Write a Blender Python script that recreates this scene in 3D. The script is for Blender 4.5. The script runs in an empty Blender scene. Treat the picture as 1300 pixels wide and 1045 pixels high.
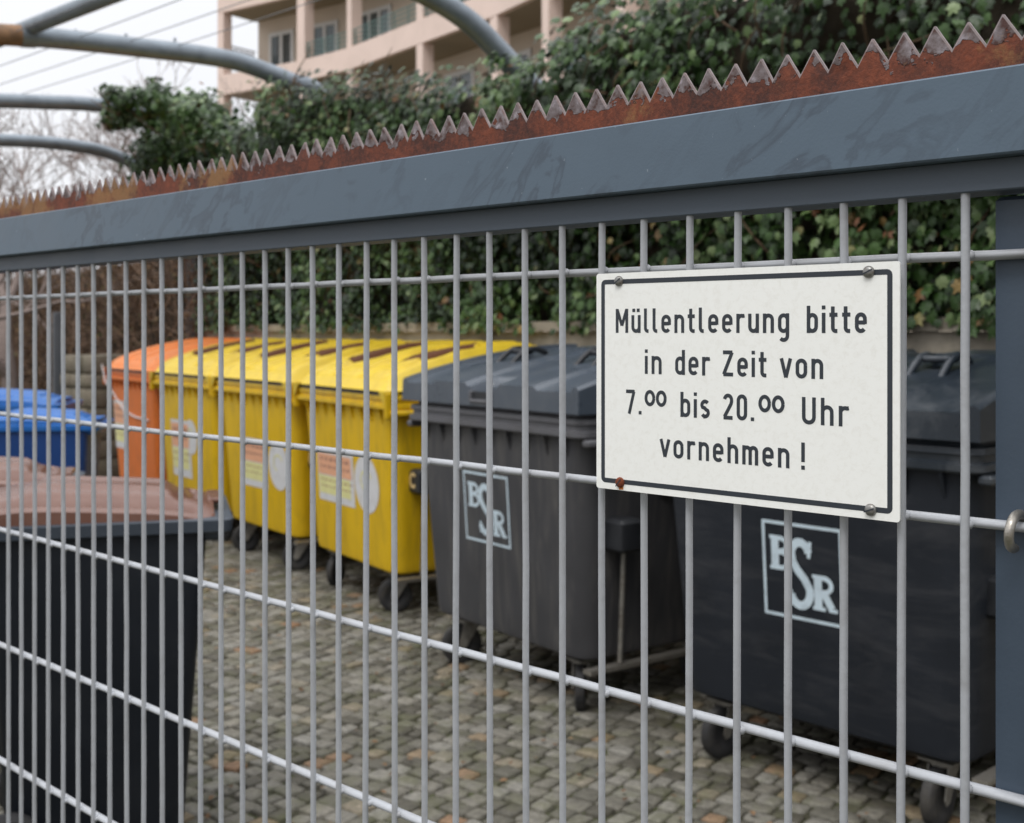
import bpy, bmesh, math, random
from mathutils import Vector, Matrix, noise
random.seed(7)
R = math.radians
C = bpy.context.scene.collection
H = 1.60            # eye height
F = 1523.0          # focal length in photo pixels
CX, HY = 650.0, 421.0

# ------------------------------------------------------------------ helpers
class MB:
    def __init__(s): s.v = []; s.f = []; s.m = []; s.a = []
    def add(s, vs, fs, mi=0, val=None):
        o = len(s.v); s.v += [tuple(v) for v in vs]
        for f in fs:
            s.f.append(tuple(i + o for i in f)); s.m.append(mi)
            s.a.append(0.5 if val is None else val)
    def box(s, x0, x1, y0, y1, z0, z1, mi=0):
        s.add([(x0,y0,z0),(x1,y0,z0),(x1,y1,z0),(x0,y1,z0),(x0,y0,z1),(x1,y0,z1),(x1,y1,z1),(x0,y1,z1)],
              [(0,3,2,1),(4,5,6,7),(0,1,5,4),(1,2,6,5),(2,3,7,6),(3,0,4,7)], mi)
    def bbox(s, x0, x1, y0, y1, z0, z1, b=0.003, mi=0):      # box with bevelled edges (loft of chamfered rings)
        s.loft([(z0, x0+b, x1-b, y0+b, y1-b, b*.5), (z0+b, x0, x1, y0, y1, b), (z1-b, x0, x1, y0, y1, b), (z1, x0+b, x1-b, y0+b, y1-b, b*.5)], 2, mi)
    def loft(s, rings, seg=4, mi=0, cap=True):
        vs = []; n = None
        for (z, x0, x1, y0, y1, r) in rings:
            p = []
            for cx, cy, a0 in ((x1-r, y1-r, 0), (x0+r, y1-r, 90), (x0+r, y0+r, 180), (x1-r, y0+r, 270)):
                for k in range(seg+1):
                    a = R(a0 + 90*k/seg); p.append((cx + r*math.cos(a), cy + r*math.sin(a), z))
            n = len(p); vs += p
        fs = []
        for i in range(len(rings)-1):
            for k in range(n):
                a = i*n+k; b = i*n+(k+1) % n
                fs.append((a, b, b+n, a+n))
        if cap:
            fs.append(tuple(range(n-1, -1, -1))); fs.append(tuple((len(rings)-1)*n + k for k in range(n)))
        s.add(vs, fs, mi)
    def tube(s, pts, r, seg=8, mi=0, cap=True, val=None):
        pts = [Vector(p) for p in pts]; n = len(pts)
        rr = r if isinstance(r, (list, tuple)) else [r]*n
        vs = []; t0 = (pts[1]-pts[0]).normalized()
        up = Vector((0,0,1)) if abs(t0.z) < .9 else Vector((1,0,0))
        nrm = t0.cross(up).normalized()
        for i, p in enumerate(pts):
            t = (pts[min(i+1,n-1)] - pts[max(i-1,0)]).normalized()
            nrm = (nrm - t*nrm.dot(t)).normalized(); b = t.cross(nrm)
            for k in range(seg):
                a = 2*math.pi*k/seg
                vs.append(p + (nrm*math.cos(a) + b*math.sin(a))*rr[i])
        fs = []
        for i in range(n-1):
            for k in range(seg):
                a = i*seg+k; b_ = i*seg+(k+1) % seg
                fs.append((a, b_, b_+seg, a+seg))
        if cap:
            fs.append(tuple(range(seg-1,-1,-1))); fs.append(tuple((n-1)*seg+k for k in range(seg)))
        s.add(vs, fs, mi, val)
    def lathe(s, prof, c, axis, seg=24, mi=0):       # prof: (radius, along-axis)
        ax = Vector(axis).normalized(); u = ax.orthogonal().normalized(); w = ax.cross(u); c = Vector(c)
        vs = []
        for (r, h) in prof:
            for k in range(seg):
                a = 2*math.pi*k/seg
                vs.append(c + ax*h + (u*math.cos(a) + w*math.sin(a))*max(r, 1e-5))
        fs = []
        for i in range(len(prof)-1):
            for k in range(seg):
                a = i*seg+k; b = i*seg+(k+1) % seg
                fs.append((a, b, b+seg, a+seg))
        s.add(vs, fs, mi)
    def prism(s, poly, fn, d, mi=0):                 # poly in 2-D, fn(a,b,depth)->3-D
        n = len(poly)
        vs = [fn(a, b, 0) for a, b in poly] + [fn(a, b, d) for a, b in poly]
        fs = [tuple(range(n)), tuple(range(2*n-1, n-1, -1))] + [(i, i+n, (i+1) % n + n, (i+1) % n) for i in range(n)]
        s.add(vs, fs, mi)
    def build(s, name, mats, parent=None, smooth=35, loc=None):
        me = bpy.data.meshes.new(name); me.from_pydata(s.v, [], s.f)
        if not isinstance(mats, (list, tuple)): mats = [mats]
        for m in mats: me.materials.append(m)
        me.polygons.foreach_set('material_index', s.m)
        at = me.attributes.new('rnd', 'FLOAT', 'FACE'); at.data.foreach_set('value', s.a)
        if smooth is not None:
            me.polygons.foreach_set('use_smooth', [True]*len(s.f))
            if smooth < 180: me.set_sharp_from_angle(angle=R(smooth))
        me.update()
        o = bpy.data.objects.new(name, me); C.objects.link(o)
        if parent is not None: o.parent = parent
        if loc is not None: o.location = loc
        return o

def fix_normals(o):
    bm = bmesh.new(); bm.from_mesh(o.data); bmesh.ops.recalc_face_normals(bm, faces=bm.faces); bm.to_mesh(o.data); bm.free()
    return o
def tag(o, label=None, cat=None, group=None, kind=None):
    if label: o['label'] = label
    if cat: o['category'] = cat
    if group: o['group'] = group
    if kind: o['kind'] = kind
    return o
def empty(name, loc=(0,0,0), rz=0):
    o = bpy.data.objects.new(name, None); C.objects.link(o); o.location = loc; o.rotation_euler = (0,0,rz); return o
def copy_tree(o, parent=None):
    c = o.copy(); C.objects.link(c)
    if parent is not None: c.parent = parent
    for ch in list(o.children): copy_tree(ch, c)
    return c
def at(px, py, Y): return Vector(((px-CX)/F*Y, Y, H-(py-HY)/F*Y))
def srgb(r, g, b):
    def l(c):
        c /= 255.0
        return c/12.92 if c <= .04045 else ((c+.055)/1.055)**2.4
    return (l(r), l(g), l(b), 1)

# ------------------------------------------------------------------ materials
def nodes(m):
    m.use_nodes = True; nt = m.node_tree; return nt, nt.nodes, nt.links
def ramp(N, stops, interp='LINEAR'):
    r = N.new('ShaderNodeValToRGB'); r.color_ramp.interpolation = interp
    e = r.color_ramp.elements
    while len(e) < len(stops): e.new(0.5)
    for i, (p, c) in enumerate(stops): e[i].position = p; e[i].color = c
    return r
def mat(name, col, rough=.6, var=.15, scale=6, bump=.0, bscale=60, metal=0, spec=.5, dirt=None, dscale=2.5, streak=None, coat=0):
    m = bpy.data.materials.new(name); nt, N, L = nodes(m); b = N['Principled BSDF']
    tc = N.new('ShaderNodeTexCoord')
    n1 = N.new('ShaderNodeTexNoise'); n1.inputs['Scale'].default_value = scale; n1.inputs['Detail'].default_value = 6; n1.inputs['Roughness'].default_value = .65
    L.new(tc.outputs['Object'], n1.inputs['Vector'])
    c0 = tuple(c*(1-var) for c in col[:3])+(1,); c1 = tuple(min(1, c*(1+var)) for c in col[:3])+(1,)
    r = ramp(N, [(.3, c0), (.7, c1)]); L.new(n1.outputs['Fac'], r.inputs[0]); out = r.outputs[0]
    if dirt:
        n2 = N.new('ShaderNodeTexNoise'); n2.inputs['Scale'].default_value = dscale; n2.inputs['Detail'].default_value = 8; n2.inputs['Roughness'].default_value = .7; n2.inputs['Distortion'].default_value = .6
        vec = tc.outputs['Object']
        if streak:
            mp = N.new('ShaderNodeMapping'); mp.inputs['Scale'].default_value = streak; L.new(vec, mp.inputs[0]); vec = mp.outputs[0]
        L.new(vec, n2.inputs['Vector'])
        rr = ramp(N, [(.48, (0,0,0,1)), (.72, (1,1,1,1))]); L.new(n2.outputs['Fac'], rr.inputs[0])
        mu = N.new('ShaderNodeMath'); mu.operation = 'MULTIPLY'; mu.inputs[1].default_value = dirt[1]; L.new(rr.outputs[0], mu.inputs[0])
        mx = N.new('ShaderNodeMix'); mx.data_type = 'RGBA'; L.new(mu.outputs[0], mx.inputs[0]); L.new(out, mx.inputs[6]); mx.inputs[7].default_value = dirt[0]; out = mx.outputs[2]
    L.new(out, b.inputs['Base Color'])
    rr2 = N.new('ShaderNodeMapRange'); rr2.inputs[3].default_value = max(.02, rough-.12); rr2.inputs[4].default_value = min(1, rough+.12); L.new(n1.outputs['Fac'], rr2.inputs[0]); L.new(rr2.outputs[0], b.inputs['Roughness'])
    b.inputs['Metallic'].default_value = metal; b.inputs['Specular IOR Level'].default_value = spec; b.inputs['Coat Weight'].default_value = coat
    if bump:
        n3 = N.new('ShaderNodeTexNoise'); n3.inputs['Scale'].default_value = bscale; n3.inputs['Detail'].default_value = 4; L.new(tc.outputs['Object'], n3.inputs['Vector'])
        bp = N.new('ShaderNodeBump'); bp.inputs['Strength'].default_value = bump; bp.inputs['Distance'].default_value = .01; L.new(n3.outputs['Fac'], bp.inputs['Height']); L.new(bp.outputs[0], b.inputs['Normal'])
    return m

def leaf_mat(name, stops, rough=.42):
    m = bpy.data.materials.new(name); nt, N, L = nodes(m); b = N['Principled BSDF']
    a = N.new('ShaderNodeAttribute'); a.attribute_name = 'rnd'
    r = ramp(N, stops); L.new(a.outputs['Fac'], r.inputs[0])
    tc = N.new('ShaderNodeTexCoord'); n = N.new('ShaderNodeTexNoise'); n.inputs['Scale'].default_value = 40; L.new(tc.outputs['Object'], n.inputs['Vector'])
    mx = N.new('ShaderNodeMix'); mx.data_type = 'RGBA'; mx.blend_type = 'MULTIPLY'; mx.inputs[0].default_value = .5
    L.new(r.outputs[0], mx.inputs[6]); L.new(n.outputs['Fac'], mx.inputs[7])
    hs = N.new('ShaderNodeBrightContrast'); L.new(mx.outputs[2], hs.inputs[0])
    L.new(hs.outputs[0], b.inputs['Base Color']); b.inputs['Roughness'].default_value = rough
    b.inputs['Specular IOR Level'].default_value = .35
    return m

def rust_mat():
    m = bpy.data.materials.new('rusted_spike_steel'); nt, N, L = nodes(m); b = N['Principled BSDF']
    tc = N.new('ShaderNodeTexCoord'); sep = N.new('ShaderNodeSeparateXYZ'); L.new(tc.outputs['Object'], sep.inputs[0])
    n1 = N.new('ShaderNodeTexNoise'); n1.inputs['Scale'].default_value = 190; n1.inputs['Detail'].default_value = 8; n1.inputs['Roughness'].default_value = .75; L.new(tc.outputs['Object'], n1.inputs['Vector'])
    mp = N.new('ShaderNodeMapping'); mp.inputs['Scale'].default_value = (1,1,.35); L.new(tc.outputs['Object'], mp.inputs[0])
    n2 = N.new('ShaderNodeTexNoise'); n2.inputs['Scale'].default_value = 26; n2.inputs['Detail'].default_value = 6; L.new(mp.outputs[0], n2.inputs['Vector'])
    r1 = ramp(N, [(.33, srgb(44,26,22)), (.47, srgb(84,42,28)), (.6, srgb(120,60,38)), (.78, srgb(150,100,74))]); L.new(n1.outputs['Fac'], r1.inputs[0])
    r2 = ramp(N, [(.38, srgb(54,32,28)), (.62, srgb(128,64,38))]); L.new(n2.outputs['Fac'], r2.inputs[0])
    mx = N.new('ShaderNodeMix'); mx.data_type = 'RGBA'; mx.inputs[0].default_value = .45; L.new(r1.outputs[0], mx.inputs[6]); L.new(r2.outputs[0], mx.inputs[7])
    # old paint left on the teeth: above a ragged flake line
    n3 = N.new('ShaderNodeTexNoise'); n3.inputs['Scale'].default_value = 44; n3.inputs['Detail'].default_value = 4; n3.inputs['Roughness'].default_value = .6; L.new(tc.outputs['Object'], n3.inputs['Vector'])
    n4 = N.new('ShaderNodeTexVoronoi'); n4.inputs['Scale'].default_value = 130; L.new(tc.outputs['Object'], n4.inputs['Vector'])
    s1 = N.new('ShaderNodeMath'); s1.operation = 'MULTIPLY_ADD'; s1.inputs[1].default_value = .070; s1.inputs[2].default_value = -.037; L.new(n3.outputs['Fac'], s1.inputs[0])
    s1b = N.new('ShaderNodeMath'); s1b.operation = 'MULTIPLY_ADD'; s1b.inputs[1].default_value = .006; L.new(n4.outputs['Distance'], s1b.inputs[0]); L.new(s1.outputs[0], s1b.inputs[2])
    s2 = N.new('ShaderNodeMath'); s2.operation = 'ADD'; L.new(sep.outputs[2], s2.inputs[0]); L.new(s1b.outputs[0], s2.inputs[1])
    s3 = N.new('ShaderNodeMapRange'); s3.inputs[1].default_value = .0225; s3.inputs[2].default_value = .0237; L.new(s2.outputs[0], s3.inputs[0])
    n5 = N.new('ShaderNodeTexNoise'); n5.inputs['Scale'].default_value = 120; n5.inputs['Detail'].default_value = 5; L.new(tc.outputs['Object'], n5.inputs['Vector'])
    r5 = ramp(N, [(.36, srgb(76,50,46)), (.46, srgb(100,88,88)), (.6, srgb(124,115,118)), (.75, srgb(160,152,160))]); L.new(n5.outputs['Fac'], r5.inputs[0])
    mx2 = N.new('ShaderNodeMix'); mx2.data_type = 'RGBA'; L.new(s3.outputs[0], mx2.inputs[0]); L.new(mx.outputs[2], mx2.inputs[6]); L.new(r5.outputs[0], mx2.inputs[7])
    # lichen / ochre crust in patches
    n6 = N.new('ShaderNodeTexNoise'); n6.inputs['Scale'].default_value = 7; n6.inputs['Detail'].default_value = 7; n6.inputs['Roughness'].default_value = .75; L.new(tc.outputs['Object'], n6.inputs['Vector'])
    xg = N.new('ShaderNodeMapRange'); xg.inputs[1].default_value = -1.15; xg.inputs[2].default_value = -1.75; xg.inputs[3].default_value = 0; xg.inputs[4].default_value = .13; L.new(sep.outputs[0], xg.inputs[0])
    xa = N.new('ShaderNodeMath'); xa.operation = 'ADD'; L.new(n6.outputs['Fac'], xa.inputs[0]); L.new(xg.outputs[0], xa.inputs[1])
    r6 = ramp(N, [(.58, (0,0,0,1)), (.66, (.7,.7,.7,1))]); L.new(xa.outputs[0], r6.inputs[0])
    mx3 = N.new('ShaderNodeMix'); mx3.data_type = 'RGBA'; L.new(r6.outputs[0], mx3.inputs[0]); L.new(mx2.outputs[2], mx3.inputs[6]); mx3.inputs[7].default_value = srgb(146,108,66)
    L.new(mx3.outputs[2], b.inputs['Base Color'])
    b.inputs['Roughness'].default_value = .8
    ad = N.new('ShaderNodeMath'); ad.operation = 'MULTIPLY_ADD'; ad.inputs[1].default_value = 1.2; L.new(s3.outputs[0], ad.inputs[0]); L.new(n1.outputs['Fac'], ad.inputs[2])
    bp = N.new('ShaderNodeBump'); bp.inputs['Strength'].default_value = .9; bp.inputs['Distance'].default_value = .0012; L.new(ad.outputs[0], bp.inputs['Height']); L.new(bp.outputs[0], b.inputs['Normal'])
    return m

def beam_mat():
    m = mat('slate_blue_paint', srgb(83,99,114), .42, .06, 9, bump=.03, bscale=400)
    nt, N, L = nodes(m); b = N['Principled BSDF']
    src = b.inputs['Base Color'].links[0].from_socket
    tc = N.new('ShaderNodeTexCoord'); mq = N.new('ShaderNodeMapping'); mq.inputs['Rotation'].default_value = (0, R(40), 0); L.new(tc.outputs['Object'], mq.inputs[0])
    mp = N.new('ShaderNodeMapping'); mp.inputs['Scale'].default_value = (.45, 1, 1.1); L.new(mq.outputs[0], mp.inputs[0])
    n = N.new('ShaderNodeTexNoise'); n.inputs['Scale'].default_value = 22; n.inputs['Detail'].default_value = 4; n.inputs['Distortion'].default_value = 1.8; L.new(mp.outputs[0], n.inputs['Vector'])
    r = ramp(N, [(.50, (0,0,0,1)), (.565, (1,1,1,1)), (.66, (.25,.25,.25,1)), (.72, (0,0,0,1))]); L.new(n.outputs['Fac'], r.inputs[0])
    n2 = N.new('ShaderNodeTexNoise'); n2.inputs['Scale'].default_value = 5; L.new(tc.outputs['Object'], n2.inputs['Vector'])
    r2 = ramp(N, [(.40, (.12,.12,.12,1)), (.62, (.8,.8,.8,1))]); L.new(n2.outputs['Fac'], r2.inputs[0])
    mu = N.new('ShaderNodeMath'); mu.operation = 'MULTIPLY'; L.new(r.outputs[0], mu.inputs[0]); L.new(r2.outputs[0], mu.inputs[1])
    mx = N.new('ShaderNodeMix'); mx.data_type = 'RGBA'; L.new(mu.outputs[0], mx.inputs[0]); L.new(src, mx.inputs[6]); mx.inputs[7].default_value = srgb(66,77,90)
    # pale dust specks and scratches
    n3 = N.new('ShaderNodeTexNoise'); n3.inputs['Scale'].default_value = 150; n3.inputs['Detail'].default_value = 2; L.new(tc.outputs['Object'], n3.inputs['Vector'])
    r3 = ramp(N, [(.74, (0,0,0,1)), (.80, (.6,.6,.6,1))]); L.new(n3.outputs['Fac'], r3.inputs[0])
    mx2 = N.new('ShaderNodeMix'); mx2.data_type = 'RGBA'; L.new(r3.outputs[0], mx2.inputs[0]); L.new(mx.outputs[2], mx2.inputs[6]); mx2.inputs[7].default_value = srgb(160,170,180)
    L.new(mx2.outputs[2], b.inputs['Base Color'])
    return m

def cobble_mat():
    m = bpy.data.materials.new('cobble_stone'); nt, N, L = nodes(m); b = N['Principled BSDF']
    a = N.new('ShaderNodeAttribute'); a.attribute_name = 'rnd'
    r = ramp(N, [(0, srgb(74,70,60)), (.25, srgb(98,95,85)), (.5, srgb(114,110,100)), (.85, srgb(132,129,121)), (.96, srgb(126,114,92)), (1, srgb(134,102,76))]); L.new(a.outputs['Fac'], r.inputs[0])
    tc = N.new('ShaderNodeTexCoord'); n = N.new('ShaderNodeTexNoise'); n.inputs['Scale'].default_value = 45; n.inputs['Detail'].default_value = 8; n.inputs['Roughness'].default_value = .75; L.new(tc.outputs['Object'], n.inputs['Vector'])
    r2 = ramp(N, [(.3, (.45,.45,.45,1)), (.7, (1.25,1.25,1.25,1))]); L.new(n.outputs['Fac'], r2.inputs[0])
    mx = N.new('ShaderNodeMix'); mx.data_type = 'RGBA'; mx.blend_type = 'MULTIPLY'; mx.inputs[0].default_value = 1; L.new(r.outputs[0], mx.inputs[6]); L.new(r2.outputs[0], mx.inputs[7])
    n2 = N.new('ShaderNodeTexNoise'); n2.inputs['Scale'].default_value = 5; n2.inputs['Detail'].default_value = 8; n2.inputs['Roughness'].default_value = .7; L.new(tc.outputs['Object'], n2.inputs['Vector'])
    r3 = ramp(N, [(.48, (0,0,0,1)), (.68, (.7,.7,.7,1))]); L.new(n2.outputs['Fac'], r3.inputs[0])
    mx2 = N.new('ShaderNodeMix'); mx2.data_type = 'RGBA'; L.new(r3.outputs[0], mx2.inputs[0]); L.new(mx.outputs[2], mx2.inputs[6]); mx2.inputs[7].default_value = srgb(78,80,48)
    L.new(mx2.outputs[2], b.inputs['Base Color']); b.inputs['Roughness'].default_value = .72
    bp = N.new('ShaderNodeBump'); bp.inputs['Strength'].default_value = .6; bp.inputs['Distance'].default_value = .006; L.new(n.outputs['Fac'], bp.inputs['Height']); L.new(bp.outputs[0], b.inputs['Normal'])
    return m

M = {}
M['beam'] = beam_mat()
M['rail'] = mat('dark_slate_rail', srgb(76,86,98), .5, .08, 12, bump=.03, bscale=300)
M['post'] = mat('dark_slate_post', srgb(64,77,92), .45, .08, 12, bump=.03, bscale=300)
M['edge'] = mat('worn_cut_edge', srgb(122,110,110), .6, .35, 120, dirt=(srgb(84,48,36), .9), dscale=60)
M['wire'] = mat('grey_coated_wire', srgb(166,169,174), .4, .04, 9, bump=.06, bscale=160, dirt=(srgb(120,116,114), .35), dscale=16, spec=.5)
M['rust'] = rust_mat()
M['sign'] = mat('sign_white', srgb(243,244,241), .38, .01, 3, bump=.02, bscale=500, dirt=(srgb(206,202,190), .25), dscale=160)
M['ink'] = mat('sign_ink', srgb(46,52,60), .5, .05, 30)
M['screw'] = mat('screw_steel', srgb(140,140,138), .4, .2, 400, metal=.7, dirt=(srgb(96,70,50), .6), dscale=300)
M['screwrust'] = mat('screw_rust', srgb(120,58,30), .85, .35, 400, bump=.4, bscale=900)
M['rustrun'] = mat('rust_stain', srgb(196,120,60), .8, .3, 300)
M['steel'] = mat('worn_steel', srgb(165,160,152), .38, .15, 60, metal=.8, bump=.1, bscale=200)
M['galv'] = mat('galvanised_tube', srgb(132,141,150), .45, .12, 9, metal=.35, bump=.05, bscale=80, dirt=(srgb(90,96,102), .5), dscale=6)
M['tuberust'] = mat('rusty_tube', srgb(136,104,76), .7, .3, 12, dirt=(srgb(100,84,70), .7), dscale=8)
M['cable'] = mat('thin_cable', srgb(120,122,126), .6, .1, 20)
M['tyre'] = mat('black_rubber', srgb(38,38,40), .75, .2, 30, dirt=(srgb(90,84,74), .4), dscale=10)
M['castmetal'] = mat('caster_metal', srgb(135,132,126), .5, .25, 30, metal=.5, dirt=(srgb(80,62,48), .6), dscale=14)
M['blackp'] = mat('black_plastic', srgb(34,36,40), .5, .15, 20)
M['cream'] = mat('cream_mark', srgb(205,180,130), .6, .05, 10)
GREYD = (srgb(112,108,102), .42)
M['grey_body'] = mat('grey_container_plastic', srgb(60,60,63), .6, .12, 4, bump=.05, bscale=200, dirt=GREYD, dscale=3, streak=(5,5,.6))
M['grey_rim'] = mat('grey_rim_plastic', srgb(90,90,94), .5, .12, 6, bump=.08, bscale=150, dirt=(srgb(74,72,70), .5), dscale=10)
M['grey_lid'] = mat('grey_lid_plastic', srgb(68,76,86), .3, .1, 5, bump=.05, bscale=160, dirt=(srgb(96,98,100), .4), dscale=5)
M['black_body'] = mat('black_container_plastic', srgb(30,34,41), .55, .14, 4, bump=.05, bscale=200, spec=.3, dirt=(srgb(84,84,86), .30), dscale=3.5, streak=(.7,1,3.5))
M['black_lid'] = mat('black_lid_plastic', srgb(34,41,49), .32, .1, 5, bump=.05, bscale=160, dirt=(srgb(120,122,124), .3), dscale=5)
YD = (srgb(150,122,40), .55)
M['yel_body'] = mat('yellow_container_plastic', srgb(216,176,10), .5, .05, 3, bump=.04, bscale=200, dirt=YD, dscale=3.2, streak=(6,6,.9))
M['yel_lid'] = mat('yellow_lid_plastic', srgb(218,188,50), .42, .06, 4, bump=.03, bscale=150, dirt=(srgb(176,146,50), .5), dscale=6)
M['ora_body'] = mat('orange_container_plastic', srgb(214,112,42), .55, .06, 4, bump=.05, bscale=200, dirt=(srgb(150,92,54), .55), dscale=4, streak=(6,6,.9))
M['ora_lid'] = mat('orange_lid_plastic', srgb(226,128,58), .5, .06, 4, bump=.05, bscale=200, dirt=(srgb(196,140,96), .6), dscale=6)
M['slot'] = mat('slot_interior_shade', srgb(88,48,18), .8, .15, 20)  # shade inside the lid openings, put into a flat colour
M['brownlid'] = mat('brown_bin_lid', srgb(102,68,55), .24, .06, 5, bump=.04, bscale=120, dirt=(srgb(124,94,82), .5), dscale=7)
M['darkbody'] = mat('anthracite_bin_body', srgb(20,25,33), .5, .1, 5, spec=.3, bump=.04, bscale=200, dirt=(srgb(60,62,64), .2), dscale=4)
M['darkrim'] = mat('anthracite_bin_rim', srgb(50,58,68), .5, .1, 8)
M['bluelid'] = mat('blue_bin_lid', srgb(16,92,168), .38, .06, 5, bump=.04, bscale=120, dirt=(srgb(100,140,180), .4), dscale=8)
M['bluebody'] = mat('blue_bin_body', srgb(8,56,118), .5, .1, 5)
M['paper'] = mat('sticker_paper', srgb(206,206,208), .6, .05, 20, dirt=(srgb(165,162,150), .5), dscale=18)
M['stk_or'] = mat('sticker_orange', srgb(222,166,132), .6, .08, 20)
M['stk_yl'] = mat('sticker_yellow', srgb(216,212,150), .6, .08, 20)
M['stk_ink'] = mat('sticker_print', srgb(150,110,100), .7, .1, 20)
M['stk_gr'] = mat('sticker_green_print', srgb(60,140,90), .7, .1, 20)
M['emblem'] = mat('emblem_pale_blue', srgb(196,212,222), .6, .05, 20, dirt=(srgb(140,150,156), .4), dscale=18)
M['concrete'] = mat('wall_concrete', srgb(150,142,128), .85, .14, 3, bump=.3, bscale=60, dirt=(srgb(96,92,78), .6), dscale=3)
M['stone'] = mat('pillar_stone', srgb(120,112,98), .85, .3, 5, bump=.5, bscale=40, dirt=(srgb(76,80,56), .5), dscale=6)
M['mortar'] = mat('pillar_mortar', srgb(86,80,70), .9, .1, 20)
M['soil'] = mat('joint_soil_moss', srgb(54,52,36), .95, .35, 12, bump=.6, bscale=80, dirt=(srgb(72,84,36), .9), dscale=9)
M['ground'] = mat('far_ground', srgb(96,90,76), .95, .2, 2, bump=.3, bscale=30)
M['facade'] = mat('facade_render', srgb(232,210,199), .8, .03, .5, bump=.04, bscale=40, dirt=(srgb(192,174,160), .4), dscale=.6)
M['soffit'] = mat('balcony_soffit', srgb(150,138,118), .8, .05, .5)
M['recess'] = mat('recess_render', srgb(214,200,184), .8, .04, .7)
M['wframe'] = mat('white_window_frame', srgb(222,222,220), .5, .02, 5)
M['glass'] = mat('window_glass', srgb(70,82,84), .12, .3, .8, spec=.8)
M['teal'] = mat('teal_railing', srgb(96,128,124), .5, .08, 4)
M['iron'] = mat('dark_iron_railing', srgb(70,72,76), .5, .1, 4)
M['bark'] = mat('grey_brown_bark', srgb(134,120,114), .9, .2, 20, bump=.3, bscale=80)
M['twig'] = mat('dry_twig', srgb(112,90,74), .9, .25, 6)
M['ivy_stem'] = mat('ivy_stem_bark', srgb(86,68,50), .9, .25, 20)
M['postgrey'] = mat('grey_post_paint', srgb(86,90,96), .5, .08, 10)
M['ivy'] = leaf_mat('ivy_leaves', [(0, srgb(22,40,14)), (.3, srgb(44,70,28)), (.6, srgb(74,104,50)), (.82, srgb(118,140,90)), (.95, srgb(132,148,102)), (.98, srgb(150,128,76)), (1, srgb(124,84,56))])
M['dryleaf'] = leaf_mat('dry_leaves', [(0, srgb(88,64,44)), (.5, srgb(128,98,70)), (.85, srgb(150,122,92)), (1, srgb(90,104,58))], .8)
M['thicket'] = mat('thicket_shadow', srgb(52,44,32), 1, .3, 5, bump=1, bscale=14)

# ------------------------------------------------------------------ the fence and its frame
FA = R(46.3)
FD = Vector((math.sin(FA), -math.cos(FA), 0))          # along the fence, towards the near right end
FN = Vector((-math.cos(FA), -math.sin(FA), 0))         # towards the camera
DIST = .8815
fence = empty('mesh_fence', tuple(-FN*DIST), FA - math.pi/2)
tag(fence, 'slate blue steel fence with grey wire mesh and rusty saw-tooth strip on top', 'fence')
# local frame: x along fence (near right positive), y away from the camera, z world height
def fx(px, off=0.0):            # fence-local x of the pixel column px on the plane off metres in front of the mesh
    d = DIST - off; r = (px-CX)/F
    # point = Y*(r,1);  FNaway.(r,1)*Y = d
    Y = d/(math.cos(FA)*r + math.sin(FA))
    return Vector((r*Y, Y, 0)).dot(FD), Y
XL, XR = fx(-420)[0], fx(1520)[0]
bm = MB()
z0, z1 = H+.1265, H+.189
bm.prism([(-.022, z0+.0015), (-.0205, z0), (.037, z0), (.037, z1), (-.0207, z1), (-.022, z1-.0013)], lambda a, b, d: (XL+d, a, b), XR-XL)
o = fix_normals(bm.build('top_rail', M['beam'], fence, 20))
bm = MB(); bm.prism([(-.0055, z0-.0225), (-.0045, z0-.0235), (.03, z0-.0235), (.03, z0-.0005), (-.0055, z0-.0005)], lambda a, b, d: (XL+d, a, b), XR-XL)
fix_normals(bm.build('lower_rail', M['rail'], fence, 20))
# saw-tooth strip
bm = MB(); pitch = .0254
xt = fx(1274.4, .012)[0]
n0 = int((xt-XL)/pitch)
x = xt - n0*pitch; rnd = random.Random(3)
y0, y1 = -.0125, -.0095
SZ = z1 + .0003
k = 0
lo = []
while x < XR:
    hh = .0400 + rnd.uniform(-.0008, .0008); vb = .0198 + rnd.uniform(-.0006, .0006); dx = rnd.uniform(-.0008, .0008)
    lean = rnd.gauss(0, .0012); dx *= 1.5
    xs = (x-pitch/2, x+dx, x+pitch/2)
    lo.append((xs, hh, vb, lean)); x += pitch
pv = .0198
for (xs, hh, vb, lean) in lo:
    w = .0007
    P = [(xs[0], 0), (xs[2], 0), (xs[2], vb), (xs[1]+.0006, hh-.0008), (xs[1]-.0006, hh-.0008), (xs[0], pv)]
    ch = .0009                                   # narrow chamfer ground along the cut
    Q = [(xs[0], 0), (xs[2], 0), (xs[2], vb-.0022), (xs[1]+.0003, hh-.0030), (xs[1]-.0003, hh-.0030), (xs[0], pv-.0022)]
    vs = [(a, y0 + (lean if b > .03 else 0), b) for a, b in Q] + [(a, y1 + (lean if b > .03 else 0), b) for a, b in P] + [(a, y0 + .0007 + (lean if b > .03 else 0), b) for a, b in P]
    bm.add(vs, [(0,1,2,5), (5,2,3,4), (11,8,7,6), (10,9,8,11), (0,6,7,1)])
    bm.add(vs, [(2,14,15,3), (3,15,16,4), (4,16,17,5), (14,8,9,15), (15,9,10,16), (16,10,11,17)], 1)
    pv = vb
strip = bm.build('sawtooth_strip', [M['rust'], M['edge']], fence, None, loc=(0,0,SZ))
strip['label'] = 'rusty strip of sharp triangular teeth with old paint flaking off'
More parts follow.
